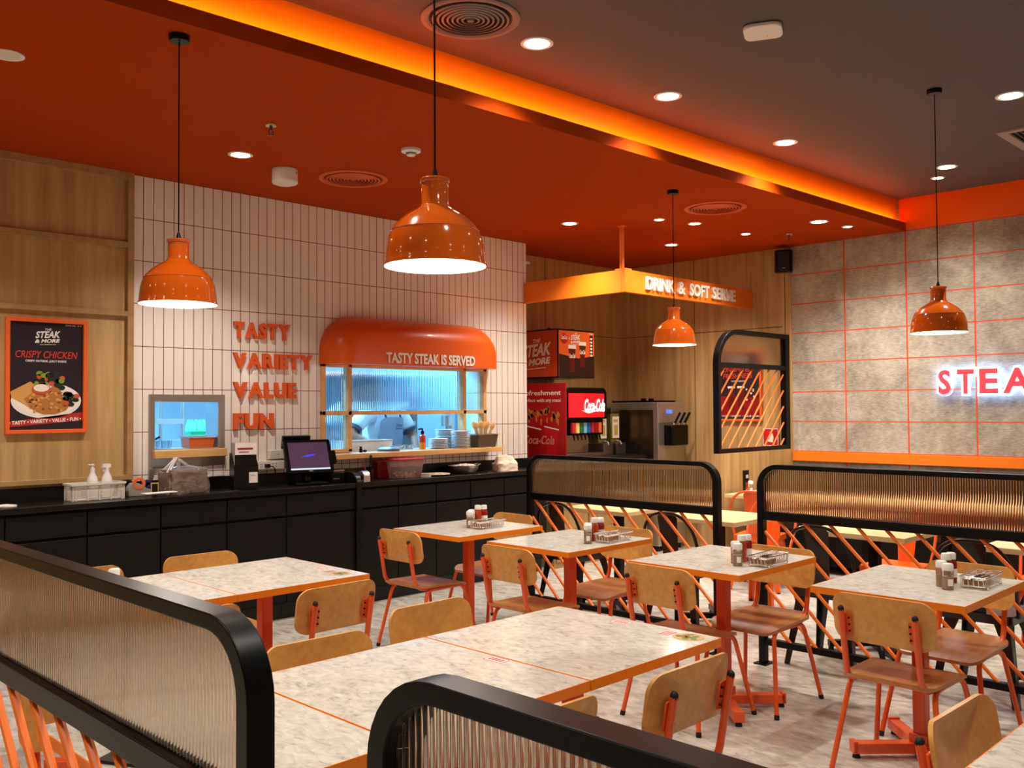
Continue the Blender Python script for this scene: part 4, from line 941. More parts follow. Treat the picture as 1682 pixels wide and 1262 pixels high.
# menu holder
t = thing('menu_holder', 'tall black holder full of menus standing beside the bagged box', 'menu holder', (3.375, 6.08, Z), -.28)
MB().prism([(-.075, 0), (.075, 0), (.075, .26), (.02, .26), (-.075, .17)], lambda u, v, d: (d, u, v), -.085, -.080).build('side_panel', M_BLACKM, t)
MB().prism([(-.075, 0), (.075, 0), (.075, .26), (.02, .26), (-.075, .17)], lambda u, v, d: (d, u, v), .080, .085).build('side_panel', M_BLACKM, t)
MB().box(-.08, -.075, 0, .08, -.070, .17).build('front_panel', M_BLACKM, t); MB().box(-.08, .07, 0, .08, .075, .26).build('back_panel', M_BLACKM, t)
for k in range(9): MB().box(-.076, -.060+.0135*k, .004, .076, -.052+.0135*k, .335).build('menu_card', M_PAPER if k % 2 else M_KBLACK, t)
MB().box(-.076, -.0665, .25, .076, -.061, .335).build('front_menu', M_PAPER, t); b = MB().box(-.06, -.067, .285, .05, -.0664, .30); b.box(-.05, -.067, .265, .02, -.0664, .272); b.build('front_menu_print', mat('menu_red_print', (150, 50, 40), .5), t)
MB().box(.02, -.078, .05, .08, -.0752, .125).build('white_card', M_PAPER, t)
b = MB().box(.028, -.0786, .105, .06, -.0779, .108).box(.028, -.0786, .098, .068, -.0779, .101); b.build('card_print', M_GREY, t)
t = thing('loose_menu', 'thin dark menu lying flat beside the black menu holder', 'menu', (3.20, 6.02, Z), .3); MB().box(-.10, -.04, 0, .10, .04, .003).build('sheet', M_DSTEEL, t); MB().box(-.095, -.036, .003, .095, .036, .0036).build('print', M_KBLACK, t)
# outlets
t = thing('power_outlet', 'long white double power outlet strip on the tiles by the till', 'outlet', (3.672, YT-.002, 1.106))
MB().box(-.13, -.045, -.035, .13, 0, .035).build('trunking_box', M_OFFW, t, .005)
for x_ in (-.09, .005): MB().box(x_, -.0475, -.024, x_+.075, -.0448, .024).build('socket_plate', M_WHITE, t)
b = MB()
for x_ in (-.075, -.045, .02, .05):
    for z_ in (-.012, .006): b.box(x_, -.0482, z_, x_+.004, -.0474, z_+.009); b.box(x_+.009, -.0482, z_, x_+.013, -.0474, z_+.009)
b.build('socket_slots', M_KBLACK, t)
t = thing('power_plug', 'black plug with cord in the white power outlet', 'plug', (3.645, YT-.0505, 1.106)); MB().box(-.016, -.035, -.014, .016, 0, .012).build('plug_body', M_BLACK, t, .004); MB().tube(fillet([(0, -.035, 0), (.04, -.05, -.01), (.05, -.05, -.10), (.07, -.045, -.145)], .03, 5), .004, 6).build('cord', M_BLACK, t)
t = thing('junction_box', 'white wall box above the power outlet, behind the till', 'outlet', (3.755, YT-.002, 1.185)); MB().box(-.075, -.04, -.035, .075, 0, .035).build('housing', M_OFFW, t, .005); MB().cyl((0, 0, 0), .004, -.001, .001, 8); MB().box(-.01, -.042, -.004, .0, -.0395, .004).build('screw', M_GREY, t)
# till
t = thing('till_terminal', 'black touchscreen till with lit plum screen on the worktop', 'till', (3.93, 6.10, Z), -.22)
MB().box(-.13, -.10, 0, .13, .10, .018).build('base', M_BLACK, t, .006); MB().tube(fillet([(0, .04, .018), (0, .06, .10), (0, .02, .17)], .05, 5), .035, 12).build('stand', M_BLACK, t)
b = MB(); TX = Matrix.Translation((0, -.005, .215)) @ Matrix.Rotation(radians(-24), 4, 'X'); b.X = TX
b.prism(rrect(-.185, -.135, .185, .135, .016, 4), FX(0), 0, .03); b.build('monitor', M_BLACK, t, .003)
b = MB(); b.X = TX; b.box(-.155, -.0012, -.098, .155, 0, .112); b.build('screen', mat('till_screen', (72, 54, 74), .25, emit=.55, ecol=(72, 54, 76)), t)
b = MB(); b.X = TX; b.box(-.155, -.0022, -.110, .155, 0, -.098); b.build('task_bar', mat('task_bar_glow', (190, 214, 226), .3, emit=.8), t)
b = MB(); b.X = TX; b.prism([(-.07, -.012), (-.02, .008), (.06, .016), (.03, .008), (.05, .004), (-.01, -.001), (.01, -.006), (-.04, -.004)], FX(-.002), 0, .0015); b.build('screen_mark', mat('screen_blue', (60, 60, 230), .3, emit=1.2), t)
b = MB(); b.X = TX; b.box(-.015, -.0015, -.124, .015, 0, -.117); b.build('maker_badge', M_GREY, t)
b = MB(); b.X = TX; b.box(.186, .0, -.06, .215, .03, .04); b.build('card_swipe', M_BLACK, t)
b = MB(); b.X = Matrix.Translation((-.06, .12, .32)) @ Matrix.Rotation(radians(14), 4, 'X'); b.box(-.11, -.015, -.05, .11, .015, .05); b.build('customer_display', M_BLACKM, t, .004)
MB().cyl((-.06, .10, 0), .012, .12, .30, 10).build('display_post', M_BLACK, t)
t = thing('receipt_printer', 'black receipt printer right of the till, before the divider', 'printer', (4.165, 6.13, Z), -.1); MB().box(-.062, -.09, 0, .062, .09, .085).build('housing', M_BLACK, t, .01, ); MB().box(-.05, -.05, .0852, .05, .04, .088).build('paper_lid', M_DSTEEL, t); MB().box(-.04, -.0915, .03, .01, -.089, .036).build('status_light', M_GREY, t)
t = thing('card_reader', 'small grey card reader plate on the receipt printer', 'card reader', (4.165, 6.13, Z+.0885), .15); MB().box(-.07, -.06, 0, .07, .06, .008).build('plate', M_STEEL, t); MB().box(-.035, -.04, .008, .045, .04, .018).build('keypad', M_KBLACK, t, .003)
# right counter
t = thing('utensil_cup', 'clear cup of tongs and utensils beside the divider', 'utensil cup', (4.44, 6.05, Z)); MB().lathe([(.045, 0), (.05, .09), (.048, .09), (.043, .003), (0, .003)], 20).build('cup', M_CLEAR, t)
t = thing('kitchen_tongs', 'pair of red handled tongs leaning in the utensil cup', 'tongs', (4.44, 6.05, Z+.008)); MB().tube([(-.005, -.012, .0), (-.052, -.012, .14)], .005, 8).build('arm', M_DRED, t); MB().tube([(.012, .0, .0), (-.04, .008, .16)], .005, 8).build('arm', M_DSTEEL, t)
t = thing('serving_spoon', 'dark serving spoon standing in the utensil cup', 'spoon', (4.45, 6.05, Z+.008)); MB().tube([(.0, .02, 0), (.03, .01, .16)], .004, 8).build('handle', M_KBLACK, t); MB().ball((.032, .01, .175), (.016, .006, .022)).build('bowl', M_KBLACK, t)
t = thing('napkin_dispenser', 'rounded chrome napkin dispenser right of the divider', 'dispenser', (4.36, 5.99, Z)); MB().prism(rrect(-.045, 0, .045, .085, .04, 6, (0, 0, 1, 1)), lambda u, v, d: (d, u, v), -.03, .03).build('housing', M_CHROME, t); MB().box(-.0305, -.03, .02, -.0298, .03, .05).build('slot', M_KBLACK, t)
t = thing('plastic_pan', 'deep red plastic pan standing behind the clear container', 'pan', (4.70, 6.20, Z)); MB().frustum((.07, .035), (.08, .045), 0, .135).build('tub', M_DRED, t, .006); MB().box(-.085, -.05, .1355, .085, .05, .143).build('rim', M_RED, t)
t = thing('food_container', 'clear food container with red lid and pale cut food', 'container', (4.83, 6.06, Z)); 
M_FOODT = mat('pinkish_clear_plastic', (238, 206, 200), .15, trans=.8, ior=1.15)
b = MB(); b.frustum((.115, .07), (.135, .085), 0, .15); b.build('tub', M_FOODT, t, .006); MB().prism(rrect(-.145, -.095, .145, .095, .02, 4), FZ(0), .1505, .163).build('lid', M_RED, t, .004)
b = MB(); rnd = random.Random(2)
for k in range(26): b.ball((rnd.uniform(-.09, .09), rnd.uniform(-.05, .05), rnd.uniform(.014, .05)), (.018, .012, .012), 7, 5)
o = b.build('cut_food', mat('pale_onion', (226, 208, 150), .5), t); o['kind'] = 'stuff'
t = thing('round_tub', 'small white round tub before the red lidded container', 'tub', (4.99, 5.99, Z)); MB().lathe([(0, 0), (.045, .001), (.05, .03), (.046, .03), (.043, .006), (0, .006)], 24).build('tub', M_WHITE, t); MB().lathe([(.049, .026), (.053, .028), (.053, .033), (.045, .033)], 24, close=True).build('rim', M_WHITE, t)
t = thing('serving_plate', 'pale round serving plate with cut food by the steel pan', 'plate', (5.17, 6.07, Z)); MB().lathe([(0, 0), (.08, .0), (.125, .014), (.122, .018), (.078, .005), (0, .005)], 30).build('plate', M_PORC, t)
b = MB(); rnd = random.Random(4)
for k in range(12): b.ball((rnd.uniform(-.06, .06), rnd.uniform(-.05, .05), .014), (.018, .012, .009), 7, 5)
o = b.build('cut_food', mat('pale_onion'), t); o['kind'] = 'stuff'
t = thing('steel_pan', 'round two handled steel pan full of white food on the worktop', 'pan', (5.53, 6.10, Z)); MB().lathe([(0, 0), (.085, .001), (.115, .03), (.125, .068), (.13, .07), (.127, .072), (.118, .066), (.108, .03), (.08, .006), (0, .005)], 32).build('pan_body', M_STEEL, t)
for s_ in (-1, 1): MB().tube(fillet([(s_*.12, -.03, .066), (s_*.17, -.03, .074), (s_*.17, .03, .074), (s_*.12, .03, .066)], .02, 4), .005, 8).build('handle', M_STEEL, t)
b = MB(); rnd = random.Random(6)
for k in range(30):
    a = rnd.random()*6.28; r = .095*sqrt(rnd.random()); b.ball((r*cos(a), r*sin(a), .062+.018*(1-r/.1)), (.02, .016, .012), 7, 5)
o = b.build('white_food', M_CREAM, t); o['kind'] = 'stuff'
t = thing('paper_bag', 'crumpled white paper bag at right end of the worktop', 'bag', (5.98, 6.05, Z), -.1)
rnd = random.Random(8); b = MB(); v = []; NR, NA = 9, 28
for i in range(NR+1):
    z = .125*i/NR
    for j in range(NA):
        a = 2*pi*j/NA; q = (abs(cos(a))**6+abs(sin(a))**6)**(-1/6); k = 1 if i < 5 else 1-.085*(i-5)
        v.append((.115*q*cos(a)*k*(1+.06*rnd.uniform(-1, 1)), .065*q*sin(a)*k*(1+.10*rnd.uniform(-1, 1))*(1 if i < 6 else .7), z+(.010*rnd.uniform(-1, 1) if i else 0)+(.03*max(0, cos(a+2.4)) if i > 6 else 0)))
b.add(v, [(i*NA+j, i*NA+(j+1) % NA, (i+1)*NA+(j+1) % NA, (i+1)*NA+j) for i in range(NR) for j in range(NA)]+[tuple(range(NR*NA, (NR+1)*NA))], False); b.build('bag_body', mat('white_bag_paper', (240, 218, 190), .7), t)
b = MB(); b.box(-.09, -.072, .012, .10, -.070, .018); MB().tube(fillet([(-.03, .0, .12), (0, -.01, .15), (.04, .0, .13)], .02, 3), .006, 6).build('bag_tie', mat('white_bag_paper'), t)

# ------------------------------------------------------------------ pass sill and kitchen
ZS = 1.1725
def stack(x, y, n, lb, r=.088):
    global plate0
    for k in range(n):
        l_ = '%s, %s' % (lb, 'top plate' if k == n-1 else 'one plate within the stack')
        g = lb
        if plate0 is None:
            plate0 = MB().lathe([(0, 0), (r*.62, 0), (r, .0105), (r*.995, .0125), (r*.6, .003), (0, .003)], 28).build('dinner_plate', M_PORC); o = plate0
        else: o = plate0.copy(); COL.objects.link(o)
        o.location = (x+random.uniform(-.002, .002), y+random.uniform(-.002, .002), ZS+.0128*k); tag(o, l_, 'plate', g)
plate0 = None
stack(5.37, 6.27, 7, 'white plates in the low front stack on the pass sill')
stack(5.575, 6.20, 12, 'white plates in the middle stack beside the steel tub')
stack(5.56, 6.40, 13, 'white plates in the tall rear stack on the pass sill')
t = thing('steel_tub', 'steel food pan holding wooden spoons at right end of the pass sill', 'food pan', (5.835, 6.20, ZS), .0)
b = MB(); b.frustum((.105, .075), (.125, .09), 0, .115); b.build('pan_body', M_DSTEEL, t, .008); MB().ring(rrect(-.138, -.103, .138, .103, .02, 4), rrect(-.122, -.088, .122, .088, .016, 4), FZ(0), .1155, .121).build('rim', M_STEEL, t)
sp = None
for k in range(11):
    x, y = 5.755+.0165*k, 6.165+.032*(k % 3); lb = 'wooden spoon in the steel tub on the pass sill'
    if sp is None:
        sp = thing('wooden_spoon', lb, 'spoon', (x, y, ZS+.117), 0, 'wooden spoons in the steel tub'); MB().tube([(0, 0, 0), (0, 0, .05)], .005, 8).build('handle', M_SHELF, sp); MB().ball((0, 0, .085), (.021, .006, .036), 12, 8).build('bowl', M_SHELF, sp); o = sp
    else: o = dup(sp, (x, y, ZS+.117), 0, lb)
    o.rotation_euler = (.12-.12*(k % 3), -.40+.095*k, .12)
t = thing('sauce_squeeze_bottle', 'red and amber sauce bottle with black pourer on the pass sill', 'bottle', (5.19, 6.27, ZS)); MB().lathe([(0, 0), (.028, .001), (.028, .06)], 18).build('amber_body', mat('amber_sauce', (226, 140, 30), .3), t); MB().lathe([(.028, .06), (.028, .115), (.012, .128), (.012, .135), (0, .135)], 18).build('red_body', mat('red_sauce', (200, 60, 30), .3), t)
MB().cyl((0, 0, 0), .015, .135, .16, 12).tube(fillet([(0, 0, .16), (0, 0, .18), (-.05, -.01, .175)], .015, 4), .007, 8).build('black_pourer', M_BLACK, t)
t = thing('white_storage_box', 'long white storage box on the pass sill before the cook', 'box', (4.70, 6.44, ZS)); MB().frustum((.23, .07), (.24, .075), 0, .085).build('tub', M_WHITE, t, .005); MB().ring(rrect(-.245, -.08, .245, .08, .01, 2), rrect(-.225, -.06, .225, .06, .01, 2), FZ(0), .0855, .092).build('rim', M_OFFW, t)
t = thing('grey_food_bag', 'crumpled grey bag lying on the pass sill', 'bag', (4.80, 6.24, ZS)); MB().lathe([(0, 0), (.09, .001), (.10, .02), (.07, .036), (.02, .040), (0, .04)], 22).build('bag_body', mat('grey_bag_film', (110, 116, 118), .35), t); MB().ball((.03, .0, .036), (.03, .02, .012)).build('knot', mat('grey_bag_film'), t)
t = thing('pepper_mill', 'small black pepper mill on the pass sill by the frame', 'pepper mill', (4.50, 6.22, ZS)); MB().lathe([(0, 0), (.014, .001), (.014, .03), (.009, .036), (.012, .05), (0, .056)], 14).build('body', M_BLACK, t); MB().ball((.04, 0, .012), (.022, .012, .011)).build('stopper', M_BLACK, t)
for k, (x, lb) in enumerate(((5.04, 'steel dish stack right of the white storage box on the pass sill'), (5.11, 'second steel dish on the pass sill beside the sauce bottle'))):
    t = thing('steel_dish', lb, 'dish', (x-.02+.01*k, 6.40-.0*k, ZS+.0), 0); MB().lathe([(0, 0), (.04, .001), (.052-.008*k, .035), (.048-.008*k, .035), (.038-.008*k, .004), (0, .004)], 22, (0 if k == 0 else .04, 0, 0)).build('bowl', M_STEEL, t); MB().lathe([(.050-.008*k, .033), (.058-.008*k, .034), (.058-.008*k, .038), (.048-.008*k, .038)], 22, (0 if k == 0 else .04, 0, 0), close=True).build('rim', M_STEEL, t)
# small window ledge
ZL = 1.2485
t = thing('orange_container', 'orange food container with clear lid in the small kitchen window', 'container', (3.165, 6.36, ZL)); MB().frustum((.088, .06), (.10, .07), 0, .078).build('tub', mat('orange_plastic', (240, 116, 50), .3, trans=.25), t, .005); MB().prism(rrect(-.108, -.078, .108, .078, .012, 3), FZ(0), .0785, .094).build('lid', M_FOODT, t, .004)
cupm = None
for k in range(6):
    x, y = 2.85+.045*(k % 3)+.012*(k//3), 6.34+.055*(k//3)
    if cupm is None: cupm = MB().lathe([(.015, 0), (.020, .062), (.0185, .062), (.0135, .002), (0, .002)], 16).build('plastic_cup', M_CLEAR); o = cupm
    else: o = cupm.copy(); COL.objects.link(o)
    o.location = (x, y, ZL); tag(o, 'small clear plastic cup in the small kitchen window', 'cup', 'clear cups on the small window ledge')
t = thing('steel_rack', 'steel kitchen rack seen through the small window', 'rack', (3.10, 7.25, 0))
for sx in (-1, 1):
    for sy in (-1, 1): MB().cyl((sx*.28, sy*.2, 0), .016, 0, 2.1, 12).build('post', M_STEEL, t)
for z_ in (.4, .95, 1.43, 1.95):
    b = MB().box(-.29, -.21, z_, .29, .21, z_+.02); b.box(-.29, -.215, z_-.012, .29, -.205, z_+.03); b.build('shelf', M_STEEL, t)
t = thing('kitchen_whisk', 'dark long handled utensil hanging from the steel kitchen rack', 'utensil', (3.02, 7.02, 1.15)); MB().tube([(-.12, 0, .02), (.16, 0, .17)], .008, 8).build('handle', M_BLACK, t); MB().ball((-.14, 0, .01), (.04, .03, .02)).build('head', M_BLACK, t)
t = thing('steel_cabinet', 'steel kitchen cabinet carrying the green bottle pack', 'cabinet', (3.95, 7.75, 0)); MB().box(-.30, -.25, 0, .30, .25, 1.27).build('body', M_STEEL, t, .004); MB().box(-.29, -.255, .05, .29, -.2505, 1.22).build('door', M_STEEL, t)
t = thing('bottle_pack', 'green shrink wrapped bottle pack seen through the small window', 'bottle pack', (3.86, 7.68, 1.2705)); M_GRN = mat('green_wrap', (40, 170, 110), .3)
for i in range(4):
    for j in range(2): MB().lathe([(0, 0), (.033, .001), (.033, .11), (.012, .16), (.012, .175), (0, .175)], 14, (-.105+.07*i, -.035+.07*j, 0)).build('bottle', mat('pale_green_bottle', (120, 210, 170), .2), t)
MB().box(-.145, -.073, .0, .145, .073, .08).build('green_sleeve', M_GRN, t, .01)
t = thing('extractor_hood', 'steel extractor hood across the kitchen behind the pass window', 'hood', (5.1, 8.4, 1.90)); MB().frustum((1.4, .48), (1.3, .40), .06, .6).build('canopy', M_STEEL, t); MB().box(-1.4, -.48, 0, 1.4, .48, .06).build('lip', M_STEEL, t); MB().box(-1.2, -.40, -.004, 1.2, -.36, -.0005).build('light_strip', mat('hood_light', (255, 220, 210), .4, emit=4.0), t)
t = thing('upright_fridge', 'tall steel kitchen fridge behind the plates, dark side showing', 'fridge', (6.15, 7.75, 0)); MB().box(-.10, -.35, .08, .34, .35, 1.86).build('body', M_CYAN, t, .006); MB().box(-.16, -.36, .08, -.101, .34, 1.86).build('door', M_DSTEEL, t); MB().box(-.11, -.34, 0, .33, .34, .08).build('plinth', M_BLACK, t); MB().box(-.17, -.38, .9, -.14, -.36, 1.4).build('handle', M_STEEL, t)
t = thing('drink_mixer', 'upright steel mixer stand beside the cook', 'mixer', (6.02, 6.85, .90)); MB().cyl((0, 0, 0), .045, .02, .62, 20).build('column', M_STEEL, t); MB().box(-.10, -.10, 0, .10, .10, .02).build('base', M_DSTEEL, t); MB().cyl((-.06, -.02, 0), .055, .46, .56, 18).build('motor_head', M_STEEL, t)
t = thing('prep_table', 'steel prep table just behind the pass window', 'table', (5.2, 6.78, 0)); MB().box(-.95, -.20, .86, .95, .32, .90).build('worktop', M_STEEL, t); 
for sx in (-.9, .9):
    for sy in (-.16, .28): MB().cyl((sx, sy, 0), .018, 0, .86, 10).build('leg', M_STEEL, t)
# the cook: one skinned body, clothing as children
def skin(name, verts, edges, radii, m, parent=None, sub=2, root=0):
    me = bpy.data.meshes.new(name); me.from_pydata(verts, edges, []); o = bpy.data.objects.new(name, me); COL.objects.link(o)
    o.modifiers.new('skin', 'SKIN'); sk = me.skin_vertices[0].data
    for i, r in enumerate(radii):
        sk[i].radius = r if isinstance(r, tuple) else (r, r)
        sk[i].use_root = (i == root)
    q = o.modifiers.new('sub', 'SUBSURF'); q.levels = sub; q.render_levels = sub
    dg = bpy.context.evaluated_depsgraph_get(); m2 = bpy.data.meshes.new_from_object(o.evaluated_get(dg)); bpy.data.objects.remove(o)
    m2.materials.clear(); m2.materials.append(m)
    for p in m2.polygons: p.use_smooth = True
    o = bpy.data.objects.new(name, m2); COL.objects.link(o)
    if parent: o.parent = parent
    return o
PX, PY = 5.50, 7.36
t = thing('person', 'cook in white short sleeved shirt and pale apron bending over the pass', 'person', (PX, PY, 0)); t.scale = (1.08, 1.08, 1.08)
V = [(0, 0, .93), (0, -.01, 1.08), (0, -.05, 1.25), (0, -.10, 1.38), (0, -.15, 1.47), (0, -.19, 1.555), (0, -.215, 1.63),
     (-.10, -.10, 1.38), (-.19, -.11, 1.36), (-.385, -.16, 1.20), (-.22, -.34, 1.06), (-.15, -.42, 1.02),
     (.10, -.10, 1.38), (.19, -.11, 1.36), (.27, -.20, 1.17), (.16, -.38, 1.05), (.12, -.45, 1.02),
     (-.09, 0, .86), (-.11, -.02, .48), (-.115, .02, .08), (-.12, -.12, .04), (.09, 0, .86), (.11, -.02, .48), (.115, .02, .08), (.12, -.12, .04)]
Ed = [(0, 1), (1, 2), (2, 3), (3, 4), (4, 5), (5, 6), (3, 7), (7, 8), (8, 9), (9, 10), (10, 11), (3, 12), (12, 13), (13, 14), (14, 15), (15, 16), (0, 17), (17, 18), (18, 19), (19, 20), (0, 21), (21, 22), (22, 23), (23, 24)]
Rr = [.13, .12, .135, .13, .055, .085, .075, .075, .062, .045, .032, .03, .075, .062, .045, .032, .03, .09, .062, .042, .035, .09, .062, .042, .035]
for hx, hy, hz, base, sgn in ((-.15, -.42, 1.02, 11, 1), (.12, -.45, 1.02, 16, -1)):             # fingers
    for k in range(4):
        i0 = len(V); a = (k-1.5)*.018; L = (.062, .072, .068, .052)[k]
        V += [(hx+a+.02*sgn*.5, hy-.035, hz-.006), (hx+a*1.2+.02*sgn*.5, hy-.035-L*.6, hz-.018), (hx+a*1.25+.02*sgn*.5, hy-.03-L*.9, hz-.045)]
        Ed += [(base, i0), (i0, i0+1), (i0+1, i0+2)]; Rr += [.010, .0085, .0075]
    i0 = len(V); V += [(hx+.032*sgn, hy-.01, hz-.005), (hx+.05*sgn, hy-.045, hz-.02)]; Ed += [(base, i0), (i0, i0+1)]; Rr += [.011, .009]
skin('body', V, Ed, Rr, M_SKIN, t)
b = MB(); b.ball((0, -.285, 1.60), (.012, .02, .022), 8, 6); b.build('nose', M_SKIN, t)
for s_ in (-1, 1): MB().ball((s_*.03, -.272, 1.625), (.011, .007, .008), 8, 6).build('eye', M_PORC, t); MB().ball((s_*.083, -.20, 1.60), (.012, .022, .03), 8, 6).build('ear', M_SKIN, t)
MB().ball((0, -.275, 1.562), (.024, .007, .007), 8, 6).build('mouth', mat('lips', (140, 76, 66), .5), t)
MB().ball((0, -.185, 1.655), (.096, .105, .082), 18, 12).build('hair', M_HAIR, t)
skin('shirt', [(0, 0, .90), (0, -.01, 1.08), (0, -.05, 1.25), (0, -.10, 1.385), (-.10, -.10, 1.385), (-.195, -.11, 1.36), (-.34, -.145, 1.245), (.10, -.10, 1.385), (.195, -.11, 1.36), (.25, -.175, 1.22), (0, -.135, 1.45)],
     [(0, 1), (1, 2), (2, 3), (3, 4), (4, 5), (5, 6), (3, 7), (7, 8), (8, 9), (3, 10)], [.145, .14, .158, .15, .095, .085, .072, .095, .085, .072, .07], M_CLOTH, t)
for s_, p in ((-1, ((-.335, -.143, 1.256), (-.353, -.149, 1.23))), (1, ((.245, -.171, 1.232), (.257, -.181, 1.205)))): MB().tube(p, .070, 16, .068).build('sleeve_band', mat('navy_band', (60, 70, 84), .7), t)
b = MB(); b.shell(rrect(-.13, .62, .13, 1.34, .05, 5), lambda u, v, d: (u*(1.15 if v < 1.1 else 1), -.158-.035*(1-(u/.15)**2)-(max(0, v-1.05)*.30)+d, v), .006, 6); b.build('apron', M_APRON, t)
for s_ in (-1, 1): MB().tube(fillet([(s_*.08, -.262, 1.33), (s_*.085, -.23, 1.44), (s_*.05, -.12, 1.50)], .04, 4), .009, 8).build('apron_strap', M_NAVY, t)
b = MB(); text_into(b, 'STEAK', (.015, -.285, 1.255), UX, UZ, .07, .022, .001, .03, .2); text_into(b, '& MORE', (.015, -.282, 1.232), UX, UZ, .07, .016, .001, .03, .2); b.build('apron_lettering', M_NAVY, t)
skin('trousers', [(0, 0, .90), (-.09, 0, .82), (-.11, -.02, .48), (-.115, .02, .10), (.09, 0, .82), (.11, -.02, .48), (.115, .02, .10)], [(0, 1), (1, 2), (2, 3), (0, 4), (4, 5), (5, 6)], [.14, .10, .078, .062, .10, .078, .062], M_KBLACK, t)
for s_ in (-1, 1): MB().ball((s_*.118, -.05, .045), (.05, .13, .045), 12, 8).build('shoe', M_KBLACK, t)
struct('ceiling', MB().box(1.9, YT+.17, 2.98, 6.75, 9.0, 3.0), M_CYAN)
for i, (x, y) in enumerate(((3.2, 7.6), (5.3, 7.6))):
    t = thing('kitchen_light_panel', 'cool white light panel in the kitchen ceiling, %s one' % ('left', 'right')[i], 'ceiling light', (x, y, 2.98), 0, 'kitchen light panels')
    MB().box(-.6, -.15, -.02, .6, .15, 0).build('panel', mat('kitchen_panel_glow', (120, 200, 255), .4, emit=3.0), t)
    light('AREA', 'kitchen_light', t, (0, 0, -.04), KITCH_W, (.20, .53, 1.0), shape='RECTANGLE', size=1.2, size_y=.3)

# ------------------------------------------------------------------ drink station
t = thing('station_cabinet', 'oak fronted drink station cabinet behind the farther partition', 'cabinet', (7.26, 6.36, 0))
MB().box(-.72, -.40, .0, .74, .39, .99).build('body', M_WOODT, t); MB().box(-.73, -.42, .99, .75, .39, 1.03).build('worktop', M_BLACKM, t, .003)
for k in range(3): MB().box(-.70+.48*k, -.418, .06, -.24+.48*k, -.401, .96).build('door', M_WOODT, t, .002)
ZC = 1.0305
fnW = lambda x, y, z: (lambda a, v, d: (x-d, y-a, z+v))       # faces -x
t = thing('menu_lightbox', 'upper lit menu box with steakhouse and cola prints on the drink station', 'light box', (6.88, 6.20, 1.83))
MB().box(0, 0, 0, .56, .52, .49).build('cabinet', M_KBLACK, t); MB().box(-.004, .012, .012, 0, .50, .478).build('side_print', mat('side_orange_print', (176, 56, 16), .4, emit=.10), t)
MB().box(.012, -.004, .012, .555, -.0002, .474).build('front_print', mat('front_orange_print', (206, 84, 24), .4, emit=.25), t)
b = MB(); logo(b, lambda a, v, d: (-.0042-d, .50-a, .09+v), UMY, 0, 0, .42, .31, M_PAPER, d0=.0002); b.build('side_lettering', M_LETW, t)
fnf = lambda k: (lambda a, v, d: (a, -.0042-.0006*k-d, v))
b = MB(); b.m(0).prism([(.012, .012), (.555, .012), (.555, .23), (.30, .20), (.012, .24)], fnf(0), 0, .0004)
b.m(1).prism([(.09+.055*cos(a*pi/12), .395+.055*sin(a*pi/12)) for a in range(24)], fnf(0), 0, .0004)
for gx, gz, s_ in ((.21, .06, 1.0), (.37, .11, .95)):
    b.m(2).prism([(gx-.055*s_, gz+.24*s_), (gx+.055*s_, gz+.24*s_), (gx+.036*s_, gz+.10*s_), (gx+.04*s_, gz), (gx-.04*s_, gz), (gx-.036*s_, gz+.10*s_)], fnf(1), 0, .0004)
    b.m(3).prism([(gx-.062*s_, gz+.235*s_), (gx+.062*s_, gz+.235*s_), (gx+.058*s_, gz+.275*s_), (gx-.058*s_, gz+.275*s_)], fnf(2), 0, .0004)
b.m(4).prism([(.485, .21), (.535, .21), (.535, .44), (.485, .44)], fnf(1), 0, .0004)
for k in range(6): b.m(3).prism(rrect(.492, .225+.034*k, .528, .247+.034*k, .006, 2), fnf(2), 0, .0004)
b.build('front_picture', [mat('dark_wood_print', (44, 20, 14), .4), M_RED, mat('cola_print', (96, 22, 14), .3), M_CREAM, M_KBLACK], t)
b = MB(); 
for gx, gz, w_ in ((.165, .20, .09), (.327, .245, .085), (.042, .385, .09)): text_into(b, 'Coca-Cola', (gx, -.0062, gz), UX, UZ, w_, .045, .0006, .03, .3)
logo(b, lambda a, v, d: (a, -.0048-d, v), Vector(UX), .19, .335, .15, .125, M_PAPER, d0=0); text_into(b, 'x', (.158, -.0048, .39), UX, UZ, .016, .016, .0006, .02); text_into(b, 'DRINKS', (.47, -.0048, .452), UX, UZ, .075, .012, .0006, .02)
b.build('front_lettering', M_LETW, t)
t = thing('cable_bundle', 'dark cable bundle lying on top of the menu box', 'cable', (7.08, 6.46, 2.321)); MB().tube(fillet([(-.16, -.10, .006), (-.1, -.05, .03), (.05, .05, .008), (.20, -.15, .02), (.3, .1, .008)], .06, 5), .006, 6).build('cable', M_BLACK, t); MB().tube(fillet([(-.16, .10, .006), (.0, .0, .03), (.2, .15, .008)], .06, 5), .006, 6).build('second_cable', M_GREY, t)
t = thing('hanging_cable', 'thin black cable hanging at the oak wall above the drink station', 'cable', (6.66, 6.745, 2.62)); MB().tube(fillet([(-.04, 0, 0), (.03, 0, .05), (.035, 0, .12), (.0, 0, .45)], .03, 4), .008, 6).build('cable', M_BLACK, t); MB().cyl((0, 0, 0), .01, .44, .47, 8).build('grommet', M_BLACK, t)
t = thing('drink_dispenser', 'cola fountain dispenser with glowing red screen head', 'drink dispenser', (6.87, 6.10, ZC))
MB().box(.012, .25, 0, .64, .62, .42).build('back_body', M_STEEL, t); MB().box(.0, .02, 0, .64, .60, .035).build('drip_tray', M_DSTEEL, t, .004)
b = MB(); b.prism(rrect(0, .38, .65, .70, .06, 6, (0, 0, 1, 1)), FX(.0), 0, .50); b.build('head', M_BLACK, t, .006)
MB().box(.10, .03, .22, .62, .25, .40).build('valve_block', M_BLACK, t)
b = MB(); N = 12; v = []
